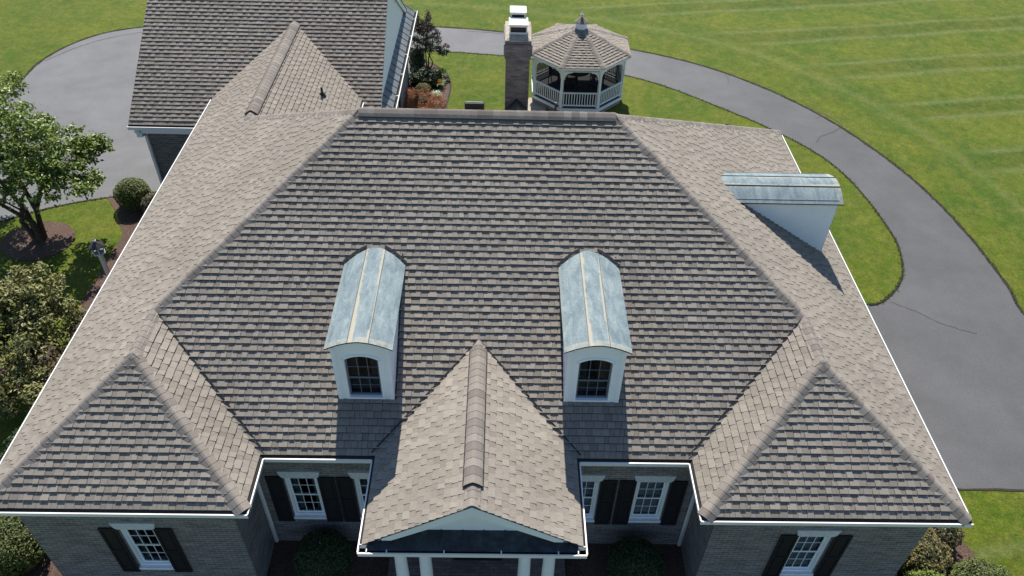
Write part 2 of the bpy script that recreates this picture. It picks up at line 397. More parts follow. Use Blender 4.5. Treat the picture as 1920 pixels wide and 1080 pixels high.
def asphaltmat():
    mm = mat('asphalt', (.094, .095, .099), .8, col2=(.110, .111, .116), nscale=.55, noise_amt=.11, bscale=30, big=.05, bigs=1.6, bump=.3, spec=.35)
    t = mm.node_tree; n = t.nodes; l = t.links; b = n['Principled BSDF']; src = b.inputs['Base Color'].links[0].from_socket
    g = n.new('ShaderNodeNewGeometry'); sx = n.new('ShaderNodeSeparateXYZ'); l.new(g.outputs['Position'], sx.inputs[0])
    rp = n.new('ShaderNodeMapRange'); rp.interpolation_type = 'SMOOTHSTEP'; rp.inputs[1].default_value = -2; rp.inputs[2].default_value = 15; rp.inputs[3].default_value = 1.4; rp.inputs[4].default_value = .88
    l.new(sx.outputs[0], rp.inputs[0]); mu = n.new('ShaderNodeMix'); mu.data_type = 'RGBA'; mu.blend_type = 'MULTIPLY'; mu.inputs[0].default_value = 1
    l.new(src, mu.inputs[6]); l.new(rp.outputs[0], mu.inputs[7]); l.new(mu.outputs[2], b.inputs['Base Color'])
    return mm
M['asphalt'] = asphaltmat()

def make_lawn():
    xs = [-900, -400, -180, -90] + [-50+.5*i for i in range(201)] + [90, 180, 400, 900]
    ys = [-900, -400, -150, -60] + [-20+.5*i for i in range(181)] + [110, 200, 400, 900]
    me = bpy.data.meshes.new('lawn'); nx = len(xs)
    v = [(x, y, G) for y in ys for x in xs]
    f = [(j*nx+i, j*nx+i+1, (j+1)*nx+i+1, (j+1)*nx+i) for j in range(len(ys)-1) for i in range(nx-1)]
    me.from_pydata(v, [], f)
    import numpy as np
    P = np.array(v)[:, :2]; L = np.array([tuple(p) for p in outer]); d = np.full(len(P), 1e9)
    for i in range(len(L)-1):
        A, B = L[i], L[i+1]; e = B-A; t = np.clip(((P-A)@e)/(e@e), 0, 1); d = np.minimum(d, np.linalg.norm(P-(A+t[:, None]*e), axis=1))
    far = (P[:, 0] < -6) ; d[far] = 1.0
    at = me.attributes.new('road', 'FLOAT', 'POINT'); at.data.foreach_set('value', d.astype('f'))
    me.materials.append(M['lawn']); o = bpy.data.objects.new('lawn', me); COL.objects.link(o); return tag(o, kind='structure')
make_lawn()
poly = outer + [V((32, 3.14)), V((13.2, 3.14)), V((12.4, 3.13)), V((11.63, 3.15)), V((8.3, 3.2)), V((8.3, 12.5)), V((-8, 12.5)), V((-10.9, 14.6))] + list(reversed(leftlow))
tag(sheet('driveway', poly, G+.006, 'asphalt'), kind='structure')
isl = inner + [V((8.3, 13)), V((-3.5, 13))]
o = tag(sheet('back_lawn', isl, G+.024, 'lawn', .03), kind='structure')
def jitter(line, s): return [p + V((random.uniform(-s, s), random.uniform(-s, s))) for p in line]
def resample(line, st):
    out = [line[0].copy()]; acc = 0
    for i in range(len(line)-1):
        A, B = line[i], line[i+1]; L = (B-A).length; t = st-acc
        while t <= L: out.append(A+(B-A)*t/L); t += st
        acc = (acc+L) % st if L else acc
    return out
for nm, ln in (('driveway_edge', outer), ('island_edge', inner[:-6]), ('front_island_edge', leftlow), ('court_edge', [V((8.5, 3.15)), V((32, 3.14))])):
    q = jitter(resample(ln, .25), .012)
    tag(ribbon(nm, q, .11 if nm == 'driveway_edge' else .06, G+(.03 if nm == 'island_edge' else .012), 'soil_shade', .35), kind='structure')
def crack(pts, w):
    q = jitter(resample(catmull([V(p) for p in pts], 4), .12), .018); return tag(ribbon('pavement_crack', q, w, G+.011, 'crack', .5), kind='structure')

# ------------------------------------------------------------------ shingles
EXP = .1432
def clip(poly, ax, val, keep_ge):
    out = []; n = len(poly)
    for i in range(n):
        p, q = poly[i], poly[(i+1) % n]
        dp = (p[ax]-val) if keep_ge else (val-p[ax]); dq = (q[ax]-val) if keep_ge else (val-q[ax])
        if dp >= 0: out.append(p)
        if (dp > 0 and dq < 0) or (dp < 0 and dq > 0):
            t = dp/(dp-dq); out.append((p[0]+(q[0]-p[0])*t, p[1]+(q[1]-p[1])*t))
    return out
def shingles(mb, O, U, W, pieces, eave=.08, seed=0, tone_off=0, scale=1.0):
    "O on the eave line, U along it, W up the slope; pieces: lists of 3D points of convex parts of this plane"
    rnd = random.Random(seed); O = V(O); U = V(U).normalized(); W = V(W).normalized(); N = U.cross(W)
    if N.z < 0: N = -N
    pcs = []
    for pc in pieces:
        q = [((V(p)-O).dot(U), (V(p)-O).dot(W)) for p in pc]
        pcs.append((q, min(x[0] for x in q), max(x[0] for x in q), min(x[1] for x in q), max(x[1] for x in q)))
        mb.face([V(p)-N*.004 for p in pc], 0, 1)
    u0 = min(p[1] for p in pcs); u1 = max(p[2] for p in pcs); v1 = max(p[4] for p in pcs)
    e = EXP*scale; k = 0; base_v = eave
    while base_v < v1:
        va = base_v; vb = base_v+e; u = u0-rnd.uniform(0, .3); thick = rnd.random() < .5
        while u < u1:
            wd = (rnd.choice((.11, .13, .16, .19)) if thick else rnd.choice((.095, .125, .155)))*scale*rnd.uniform(.92, 1.08)
            ua, ub = u, u+wd; u = ub
            tn = (.5 + rnd.gauss(0, .095) + (.06 if thick else -.09) + tone_off); tn = min(1.1, max(0, tn))
            hb = (.036 if thick else .0245) if k else .017; ht = .004
            jb = rnd.uniform(-.003, .003)
            thick = (not thick) if rnd.random() < .86 else thick
            for q, a0, a1, b0, b1 in pcs:
                if ub < a0 or ua > a1 or vb < b0 or va > b1: continue
                pl = clip(clip(clip(clip(q, 0, ua, True), 0, ub-.0045, False), 1, max(va+jb, eave), True), 1, vb-.007, False)
                if len(pl) < 3: continue
                top = [O + U*p[0] + W*p[1] + N*(hb + (ht-hb)*min(1, max(0, (p[1]-va)/e))) for p in pl]
                ar = sum((pl[i][0]*pl[(i+1) % len(pl)][1]-pl[(i+1) % len(pl)][0]*pl[i][1]) for i in range(len(pl)))
                if abs(ar) < 2e-4: continue
                if (top[1]-top[0]).cross(top[2]-top[0]).dot(N) < 0: top.reverse()
                mb.face(top, tn)
                n = len(top)
                for i in range(n):
                    p, r = top[i], top[(i+1) % n]
                    if (p-r).length < .004: continue
                    if abs((p-O).dot(W)-vb) < .0075 and abs((r-O).dot(W)-vb) < .0075: continue
                    mb.face([r, p, p-N*((p-O).dot(N)+.004), r-N*((r-O).dot(N)+.004)], tn*.55, 2)
        base_v += e; k += 1

def caps(mb, A, B, N1, N2, w=.165, lift=0, exp=.15, seed=1, over=.03, round_=.012):
    "overlapping cap shingles from A (low end) to B, folded over the line between planes with normals N1 and N2"
    rnd = random.Random(seed); A = V(A); B = V(B); D = (B-A); L = D.length; D.normalize()
    N1 = V(N1).normalized(); N2 = V(N2).normalized(); Up = (N1+N2).normalized()
    t1 = D.cross(N1).normalized(); t2 = D.cross(N2).normalized()
    if t1.dot(N2) > 0: t1 = -t1
    if t2.dot(N1) > 0: t2 = -t2
    # each t points down its own plane, away from the line
    if t1.z > 0: t1 = -t1
    if t2.z > 0: t2 = -t2
    s = 0
    while s < L:
        e = min(s+exp+.012, L+over); tn = min(1, max(0, rnd.gauss(.5, .27)))
        def ring(sv, h):
            c = A + D*sv
            return [c+t1*w+N1*(h*.45+lift), c+t1*w*.55+N1*(h*.9+lift), c+t1*w*.2+N1*h*.6+Up*(round_*.6+lift+h*.4-.0), c+Up*(h+lift+round_*.2),
                    c+t2*w*.2+N2*h*.6+Up*(round_*.6+lift+h*.4), c+t2*w*.55+N2*(h*.9+lift), c+t2*w+N2*(h*.45+lift)]
        jw = rnd.uniform(-.004, .004)
        r0 = ring(s+jw, .034); r1 = ring(e, .0285)
        for i in range(6):
            q = [r0[i], r0[i+1], r1[i+1], r1[i]]
            if (q[1]-q[0]).cross(q[2]-q[0]).dot(Up) < 0: q.reverse()
            mb.face(q, tn+(.06 if i in (2, 3) else 0))
        g0 = [p-Up*.02 for p in r0]
        for i in range(6): mb.face([r0[i], g0[i], g0[i+1], r0[i+1]], tn*.4)
        for k in (0, 6):
            mb.face([r0[k], r1[k], r1[k]-Up*.03, r0[k]-Up*.03], tn*.5)
        s += exp

def nrm(dx, dy): return V((dx*m, dy*m, 1)).normalized()    # plane falling toward (dx,dy)
NL, NR, NF, NB = nrm(-1, 0), nrm(1, 0), nrm(0, -1), nrm(0, 1)
UPL, UPR, UPF, UPB = V((1, 0, m)), V((-1, 0, m)), V((0, 1, m)), V((0, -1, m))

house = empty('house')
# key points
A0 = V((xL, 0, 0)); W1 = V((xL+wL/2, wL/2, hl)); J1 = V((xL+wL/2, a+hl/m, hl)); I0 = V((xL+wL, 0, 0)); Ia = V((xL+wL, a, 0))
AP = V((xL+Hm/m, yr, Hm)); AQ = V((xR-Hm/m, yr, Hm))
J2 = V((xL+wL/2, b_-hl/m, hl)); C1 = V((xL+wL/2, yc, hl)); C0 = V((xL, y0c, 0)); Ib = V((xL+wL, b_, 0)); C2 = V((xL+wL, y0c, 0))
B0 = V((xR, aw, 0)); X1 = V((xR-wR/2, aw+wR/2, hr)); K1 = V((xR-wR/2, a+hr/m, hr)); H0 = V((xR-wR, aw, 0)); Ha = V((xR-wR, a, 0))
RB = V((xR, b_, 0)); RH = V((xR-hr/m, b_-hr/m, hr))
mb = MB()
shingles(mb, A0, (0, 1, 0), UPL, [[A0, C0, C1, W1], [J1, J2, AP]], seed=1, tone_off=.02)
shingles(mb, B0, (0, 1, 0), UPR, [[B0, X1, RH, RB], [K1, AQ, RH]], seed=2, tone_off=.02)
shingles(mb, Ia, (1, 0, 0), UPF, [[Ia, Ha, K1, AQ, AP, J1]], seed=3)
shingles(mb, A0, (1, 0, 0), UPF, [[A0, I0, W1]], seed=4)
shingles(mb, B0, (1, 0, 0), UPF, [[H0, B0, X1]], seed=5)
shingles(mb, I0, (0, 1, 0), UPR, [[I0, Ia, J1, W1]], seed=6, tone_off=.05)
shingles(mb, H0, (0, 1, 0), UPL, [[H0, X1, K1, Ha]], seed=7, tone_off=.05)
shingles(mb, Ib, (1, 0, 0), UPB, [[Ib, RB, AQ, AP, J2]], seed=8)
shingles(mb, Ib, (0, 1, 0), UPR, [[Ib, C2, C1, J2]], seed=9, tone_off=.03)
roof = mb.build('roof', ['shingle', 'deck', 'cut_edge'], house)
mb = MB()
hips = [(A0+V((.06, .06, .04)), W1, NL, NF), (I0+V((-.06, .06, .04)), W1, NR, NF), (J1, AP, NL, NF), (K1, AQ, NR, NF), (B0+V((-.06, .06, .04)), X1, NR, NF), (H0+V((.06, .06, .04)), X1, NL, NF), (RB+V((-.06, -.06, .04)), AQ, NR, NB), (J2, AP, NL, NB)]
for i, (p, q, n1, n2) in enumerate(hips): caps(mb, p, q, n1, n2, seed=20+i)
caps(mb, W1, J1+V((0, .05, 0)), NL, NR, seed=31); caps(mb, X1, K1+V((0, .05, 0)), NL, NR, seed=32)
mb.build('hip_cap', 'cap', roof)
def vent(parent, A, B, n1, n2, w=.17, seed=3):
    A = V(A); B = V(B); D = (B-A).normalized(); mb = MB()
    s1 = D.cross(n1).normalized(); s1 = -s1 if s1.z > 0 else s1
    s2 = D.cross(n2).normalized(); s2 = -s2 if s2.z > 0 else s2
    p = []
    for c in (A, B):
        p.append([c+s1*(w+.015)+V((0, 0, -.0)), c+s1*(w+.012)+n1*.062, c+V((0, 0, .062)), c+s2*(w+.012)+n2*.062, c+s2*(w+.015)])
    for i in range(4): mb.face([p[0][i], p[0][i+1], p[1][i+1], p[1][i]])
    mb.face(p[0][::-1]); mb.face(p[1])
    v_ = mb.build('ridge_vent', 'black', parent)
    mb = MB(); caps(mb, A, B, n1, n2, w=w, lift=.045, seed=seed, exp=.17); mb.build('ridge_cap', 'cap', parent)
vent(roof, AP+V((.02, 0, -.01)), AQ-V((.02, 0, .01)), NF, NB, .15)
vent(roof, J2+V((0, .25, 0)), C1-V((0, .12, 0)), NL, NR, .17, 5)
mb = MB(); caps(mb, J2+V((0, -.05, 0)), J2+V((0, .4, 0)), NL, NR, seed=41); mb.build('ridge_cap', 'cap', roof); mb = MB(); caps(mb, C1-V((0, .2, 0)), C1+V((0, .02, 0)), NL, NR, seed=42); mb.build('ridge_cap', 'cap', roof)

# entry gable roof
mb = MB()
E0 = V((xe-we, yf, 0)); E1 = V((xe, yf, he)); E2 = V((xe, a+he/m, he)); E3 = V((xe-we, a, 0)); F0 = V((xe+we, yf, 0)); F3 = V((xe+we, a, 0))
shingles(mb, E0, (0, 1, 0), UPL, [[E0, E3, E2, E1]], seed=11, tone_off=.12)
shingles(mb, F0, (0, 1, 0), UPR, [[F0, E1, E2, F3]], seed=12, tone_off=.12)
proof = mb.build('porch_roof', ['shingle', 'deck', 'cut_edge'], house)
vent(proof, E1+V((0, .42, 0)), E2-V((0, .25, 0)), NL, NR, .16, 6)
mb = MB(); caps(mb, E1+V((0, .01, 0)), E1+V((0, .5, 0)), NL, NR, seed=43); mb.build('ridge_cap', 'cap', proof); mb = MB(); caps(mb, E2-V((0, .3, 0)), E2+V((0, .03, 0)), NL, NR, seed=44); mb.build('ridge_cap', 'cap', proof)

# rake boards, tympanum, pent roof
ty = -.30
mb = MB()
def Tf(x, z, y): return (xe+x, y, z)
rk = .19
for s in (-1, 1):
    x_end = we-.42
    pl = [(0, he-.03), (s*x_end, he-x_end*m-.03), (s*x_end-s*.0, he-x_end*m-.03-.05), (s*(x_end-.16), he-x_end*m-.03-.05), (0, he-.03-rk*1.3)]
    if s > 0: pl.reverse()
    mb.prism(pl, yf+.07, yf+.005, lambda x, z, y: Tf(x, z, y))
mb.build('rake_board', 'white', proof)
mb = MB()
tz = .10; hw = (he-.16-tz)/m
mb.prism([(-hw, tz), (hw, tz), (0, he-.16)], ty+.02, ty-.02, Tf); mb.prism([(-we+.15, -.02), (we-.15, -.02), (0, he-.06)], ty+.04, ty+.022, Tf)
mb.build('pediment', 'white', proof)
mb = MB()
for s in (-1, 1):     # soffit of the gable overhang
    mb.face([(xe, yf+.07, he-.16), (xe+s*(we-.3), yf+.07, he-(we-.3)*m-.16), (xe+s*(we-.3), ty-.02, he-(we-.3)*m-.16), (xe, ty-.02, he-.16)])
mb.build('soffit', 'white', proof)
mb = MB(); n_ = 9; zt, zb = tz+.015, -.015
def Tp(u, s_, z): k = we-.30+.18*s_; return (xe-k+2*k*u, ty-.02-s_*.34, zt+(zb-zt)*s_+z)
mb.box(0, 1, 0, 1, 0, .012, Tp)
for i in range(n_+1):
    u = i/n_*.994; mb.box(u, u+.006, 0, 1, .012, .034, Tp)
mb.build('pent_roof', 'dark_copper', proof)

for nm_, pa, pb, sx_ in (('v', Ia, J1, 1), ('v', Ha, K1, -1), ('v', E3, E2, -1), ('v', F3, E2, 1)):  # black strips painting the shadow line where shingles are cut at the valleys
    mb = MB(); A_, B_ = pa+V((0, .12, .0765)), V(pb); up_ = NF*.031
    mb.face([A_+up_+V((-sx_*.01, 0, 0)), A_+up_+V((sx_*.03, 0, 0)), B_+up_+V((sx_*.03, 0, 0)), B_+up_+V((-sx_*.01, 0, 0))]); mb.build('valley_shadow', 'black', roof)
# gutters: open white troughs with a dark inside and cross hangers
def gutter(parent, p0, p1, out, z=0, name='gutter', hang=.95, w=.115, ext=(0, 0)):
    p0 = V((*p0, z)); p1 = V((*p1, z)); D = (p1-p0); L = D.length; D.normalize(); O = V((*out, 0))
    def T(s, o, h): return p0+D*s+O*(o-w)+V((0, 0, h))          # o=w is the outer lip
    mb = MB(); a0, a1 = -ext[0], L+ext[1]
    mb.box(a0, a1, w-.012, w, -.105, 0, T)                    # front face
    mb.box(a0, a1, w-.012, w+.013, -.012, .008, T)            # rolled lip
    mb.box(a0, a1, -.03, w-.012, -.115, -.103, T)
    mb.box(a0, a1, -.045, -.03, -.13, .03, T)
    mb.box(a0, a0+.008, -.03, w-.012, -.103, -.01, T); mb.box(a1-.008, a1, -.03, w-.012, -.103, -.01, T)
    mb.box(a0+.009, a1-.009, -.029, w-.0125, -.1025, -.088, T, mi=1)
    n = max(1, round(L/hang))
    for i in range(n):
        s = L*(i+.5)/n; mb.box(s-.011, s+.011, -.028, w-.014, -.012, .004, T)
    return mb.build(name, ['metal_white', 'gutter_in'], parent)
gutter(house, (xL, 0), (xL+wL, 0), (0, -1))
gutter(house, (xR-wR, aw), (xR, aw), (0, -1))
gutter(house, (xL, .12), (xL, y0c), (-1, 0), hang=1.6)
gutter(house, (xR, aw+.12), (xR, b_), (1, 0), hang=1.6)
gutter(house, (xL+wL, .012), (xL+wL, a-.0), (1, 0), hang=.6)
gutter(house, (xR-wR, aw+.012), (xR-wR, a), (-1, 0), hang=.6)
gutter(house, (xL+wL+.01, a), (xe-we-.01, a), (0, -1), hang=.8)
gutter(house, (xe+we+.01, a), (xR-wR-.01, a), (0, -1), hang=.8)
gutter(house, (xe-we, -.70), (xe-we, a), (-1, 0), hang=.75)
gutter(house, (xe+we, -.70), (xe+we, a), (1, 0), hang=.75)
gutter(house, (xe-we, -.716), (xe+we, -.716), (0, -1), hang=.98)
gutter(house, (xL+wL, b_+.1), (xL+wL, y0c), (1, 0), hang=.6)
gutter(house, (xR, b_), (xL+wL, b_), (0, 1), hang=1.2)
# soffits and fascia
mb = MB(); zs = -.135
def sof(x0, x1, y0, y1): mb.box(x0, x1, y0, y1, zs-.02, zs)
sof(xL+.12, xL+.6, .55, y0c); sof(xL+.12, xL+wL-.12, .12, .55); sof(xL+wL-.6, xL+wL-.12, .55, a+.6)
sof(xR-.6, xR-.12, .55, b_-.12); sof(xR-wR+.12, xR-.12, aw+.12, .55); sof(xR-wR+.12, xR-wR+.6, .55, a+.6)
sof(xL+wL-.12, xe-we+.12, a+.12, a+.6); sof(xe+we-.12, xR-wR+.12, a+.12, a+.6)
sof(xL+.6, xR-.6, b_-.6, b_-.12)
mb.build('soffit', 'white', house)

# ------------------------------------------------------------------ walls with openings
def wall(mb, p0, p1, z0, z1, openings=(), th=.16, mi=0):
    "p0->p1 seen from outside left to right; openings (s0,s1,zb,zt)"
    p0 = V((*p0, 0)); p1 = V((*p1, 0)); D = p1-p0; L = D.length; D.normalize(); O = D.cross(V((0, 0, 1)))
    def T(s, o, h): return p0+D*s+O*o+V((0, 0, h))
    xs = sorted({0, L} | {o[0] for o in openings} | {o[1] for o in openings}); zz = sorted({z0, z1} | {o[2] for o in openings} | {o[3] for o in openings})
    for i in range(len(xs)-1):
        for j in range(len(zz)-1):
            cx, cz = (xs[i]+xs[i+1])/2, (zz[j]+zz[j+1])/2
            if any(o[0] < cx < o[1] and o[2] < cz < o[3] for o in openings): continue
            mb.face([T(xs[i], 0, zz[j]), T(xs[i+1], 0, zz[j]), T(xs[i+1], 0, zz[j+1]), T(xs[i], 0, zz[j+1])], .5, mi)
    for s0, s1, zb, zt in openings:
        for q in ([T(s0, 0, zb), T(s0, -th, zb), T(s0, -th, zt), T(s0, 0, zt)], [T(s1, 0, zb), T(s1, 0, zt), T(s1, -th, zt), T(s1, -th, zb)],
                  [T(s0, 0, zb), T(s1, 0, zb), T(s1, -th, zb), T(s0, -th, zb)], [T(s0, 0, zt), T(s0, -th, zt), T(s1, -th, zt), T(s1, 0, zt)]):
            mb.face(q, .5, mi)
ZW = -.137
WZ0, WZ1 = -2.66, -1.15
xl0, xl1 = xL+.33, xL+wL-.5; xr0, xr1 = xR-wR+.5, xR-.33
yw, yc_ = .40, 1.60
win_x = dict(WL=-6.60, WR=6.58, CL=-3.69, CL2=-2.26, CR=3.57, CR2=2.12)
ww = .345
mb = MB()
def op(xc, x0): return (xc-ww-x0, xc+ww-x0, WZ0, WZ1)
wall(mb, (xl0, yw), (xl1, yw), G, ZW, [op(win_x['WL'], xl0)])
wall(mb, (xl1, yw), (xl1, yc_), G, ZW)
DX0, DX1 = xe-.5, xe+.5
wall(mb, (xl1, yc_), (xr0, yc_), G, ZW, [op(win_x['CL'], xl1), op(win_x['CL2'], xl1), (DX0-.35-xl1, DX1+.35-xl1, -3.4, -1.0), op(win_x['CR2'], xl1), op(win_x['CR'], xl1)])
wall(mb, (xr0, yc_), (xr0, yw), G, ZW)
wall(mb, (xr0, yw), (xr1, yw), G, ZW, [op(win_x['WR'], xr0)])
wall(mb, (xr1, yw), (xr1, b_-.4), G, ZW)
wall(mb, (xr1, b_-.4), (xL+wL-.4, b_-.4), G, ZW)
wall(mb, (xL+wL-.4, b_-.4), (xL+wL-.4, gy+.42), G, ZW)
wall(mb, (xl0, gy+.42), (xl0, yw), G, ZW)
mb.build('wall', 'brick', house)
# projecting brick base course line
# windows
def window(parent, xc, y, z0, z1, hw, blind=None, lintel=True, seed=0):
    T = lambda x, o, z: (xc+x, y-o, z)
    mb = MB(); c = .062; H = z1-z0; rc = -.085      # casing recessed
    mb.box(-hw, -hw+c, rc-.05, rc+.05, z0, z1, T); mb.box(hw-c, hw, rc-.05, rc+.05, z0, z1, T)
    mb.box(-hw+c, hw-c, rc-.05, rc+.05, z1-c, z1, T); mb.box(-hw+c, hw-c, rc-.05, rc+.035, z0, z0+c*1.1, T)
    mb.box(-hw-.02, hw+.02, rc+.0351, .03, z0-.035, z0+.028, T)
    root = mb.build('window', 'white', parent, bevel=.003)
    # two sashes, six panes each
    mb = MB(); f = .036; i0, i1 = -hw+c, hw-c; zm = z0+H*.5
    for (za, zb, d) in ((z0+c*1.1, zm+.015, rc-.022), (zm-.015, z1-c, rc-.004)):
        mb.box(i0, i0+f, d-.016, d+.016, za, zb, T); mb.box(i1-f, i1, d-.016, d+.016, za, zb, T)
        mb.box(i0+f, i1-f, d-.016, d+.016, za, za+f, T); mb.box(i0+f, i1-f, d-.016, d+.016, zb-f, zb, T)
        for k in (1, 2):
            x = i0+f+(i1-i0-2*f)*k/3; mb.box(x-.0055, x+.0055, d-.009, d+.011, za+f, zb-f, T)
        zz = (za+zb)/2; mb.box(i0+f, i1-f, d-.008, d+.0095, zz-.0055, zz+.0055, T)
    mb.build('sash', 'white', root)
    mb = MB()
    mb.face([T(i0, rc-.003, zm), T(i1, rc-.003, zm), T(i1, rc-.003, z1-c), T(i0, rc-.003, z1-c)]); mb.face([T(i0, rc-.021, z0+c), T(i1, rc-.021, z0+c), T(i1, rc-.021, zm), T(i0, rc-.021, zm)])
    mb.build('pane', 'glass', root)
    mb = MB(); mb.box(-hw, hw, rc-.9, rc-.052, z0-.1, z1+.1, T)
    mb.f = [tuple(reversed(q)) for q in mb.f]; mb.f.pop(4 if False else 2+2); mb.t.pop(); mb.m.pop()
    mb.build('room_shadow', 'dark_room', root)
    if blind == 'blind':
        mb = MB(); k = int((H-.1)/.05)
        for j in range(k):
            z = z0+.08+j*.05; mb.box(i0+.02, i1-.02, rc-.11, rc-.065, z, z+.004, lambda x, o, zz_, z=z: (xc+x, y-o, zz_-(o-(rc-.087))*.55))
        mb.build('blind', 'blind', root)
    elif blind == 'curtain':
        mb = MB()
        for s in (-1, 1):
            for j in range(4):
                x = s*(i1-.02-j*.035); mb.box(x-.017, x+.017, rc-.12-(j % 2)*.02, rc-.10-(j % 2)*.02, z0, z1-c, T)
        mb.build('curtain', 'drape', root)
    if lintel:
        mb = MB(); mb.prism([(-.375, z1+.002), (.375, z1+.002), (.43, z1+.215), (-.43, z1+.215)], -.05, .035, lambda x, z, o: (xc+x, y-o, z)); mb.build('lintel', 'lintel', root, bevel=.004)
    return root
def shutter(parent, x0, x1, y, z0, z1):
    T = lambda x, o, z: (x, y-o, z); mb = MB(); r = .05; zm = z0+(z1-z0)*.5
    mb.box(x0, x1, .012, .03, z0, z1, T)
    mb.box(x0, x0+r, .03, .048, z0, z1, T); mb.box(x1-r, x1, .03, .048, z0, z1, T)
    for za, zb in ((z0, z0+.08), (zm-.035, zm+.035), (z1-.06, z1)): mb.box(x0+r, x1-r, .03, .048, za, zb, T)
    for za, zb in ((z0+.08, zm-.035), (zm+.035, z1-.06)): mb.box(x0+r+.025, x1-r-.025, .03, .041, za+.025, zb-.025, T)
    return mb.build('shutter', 'shutter', parent, bevel=.003)
for k, bl in (('WL', 'curtain'), ('WR', 'blind'), ('CL', 'curtain'), ('CL2', 'curtain'), ('CR', 'blind'), ('CR2', 'blind')):
    y = yw if k[0] == 'W' else yc_; xc = win_x[k]
    window(house, xc, y, WZ0, WZ1, ww, bl)
    for s in (-1, 1):
        xa, xb = xc+s*(ww+.012), xc+s*(ww+.355); shutter(house, min(xa, xb), max(xa, xb), y, WZ0-.10, WZ1+.03)

# front door in the porch, columns, beam
mb = MB(); T = lambda x, o, z: (xe+x, yc_-o, z)
mb.box(-.85, -.76, -.1, .02, -3.4, -1.0, T); mb.box(.76, .85, -.1, .02, -3.4, -1.0, T); mb.box(-.76, .76, -.1, .02, -1.1, -1.0, T)
mb.box(-.5, -.44, -.1, .0, -3.4, -1.1, T); mb.box(.44, .5, -.1, .0, -3.4, -1.1, T)
dr = mb.build('door_frame', 'white', house)
mb = MB(); mb.box(-.44, .44, -.09, -.05, -3.39, -1.1, T)
for za, zb in ((-3.2, -2.5), (-2.4, -1.3)):
    for xa, xb in ((-.36, -.05), (.05, .36)): mb.box(xa, xb, -.05, -.04, za, zb, T)
d_ = mb.build('door', 'shutter', house)
mb = MB(); mb.tube([T(.37, -.02, -2.35), T(.37, .02, -2.35)], .03, 10); mb.build('door_handle', 'galv', d_)
mb = MB(); mb.box(-.76, -.5, -.08, -.07, -3.4, -1.1, T); mb.box(.5, .76, -.08, -.07, -3.4, -1.1, T); mb.build('sidelight', 'dark_room', house)
FLZ = -3.40
for cx_ in (-1.42, -.965, .87, 1.325):
    mb = MB(); cy_ = -.30; rr = .125
    mb.lathe(cx_, cy_, [(rr*1.05, FLZ+.1), (rr*1.22, FLZ+.11), (rr*1.22, FLZ+.15), (rr*1.02, FLZ+.17), (rr, FLZ+.2), (rr*.99, -1.9), (rr*.86, -.56), (rr*.86, -.54), (rr*.95, -.53), (rr*.95, -.51), (rr*.86, -.5), (rr*.86, -.46), (rr*1.1, -.43), (rr*1.1, -.415)], 28)
    c_ = mb.build('column', 'white', house, smooth=True)
    mod = c_.modifiers.new('edge', 'EDGE_SPLIT'); mod.split_angle = R(35)
    mb = MB(); mb.box(cx_-.15, cx_+.15, cy_-.15, cy_+.15, FLZ, FLZ+.1); mb.build('plinth', 'white', c_); mb = MB(); mb.box(cx_-.14, cx_+.14, cy_-.14, cy_+.14, -.415, -.37); mb.build('capital', 'white', c_)
mb = MB()
mb.box(xe-we+.32, xe+we-.32, -.46, -.16, -.37, -.15); mb.box(xe-we+.32, xe-we+.56, -.16, 1.6, -.37, -.15); mb.box(xe+we-.56, xe+we-.32, -.16, 1.6, -.37, -.15)
mb.box(xe-we+.13, xe+we-.13, -.6, 1.5, -.148, -.12)
mb.build('porch_beam', 'white', house)
mb = MB(); mb.box(-1.98, 1.85, -2.8, yc_, G-.2, FLZ); tag(mb.build('porch_floor', 'paver'), kind='structure')
mb = MB(); mb.box(-1.2, 1.1, -9, -2.8, G-.05, G+.03); tag(mb.build('front_walk', 'paver'), kind='structure')

# downspouts
def downspout(pts, w=.035):
    mb = MB(); mb.tube(pts, w*1.25, 4); return mb.build('downspout', 'metal_white', house)
downspout([(xL+wL-.15, a-.05, -.12), (xL+wL-.42, a+.05, -.34), (xL+wL-.44, a+.32, -.42), (xL+wL-.44, a+.32, G+.1)])
downspout([(xR-wR+.15, a-.05, -.12), (xR-wR+.42, a+.05, -.34), (xR-wR+.44, a+.32, -.42), (xR-wR+.44, a+.32, G+.1)])

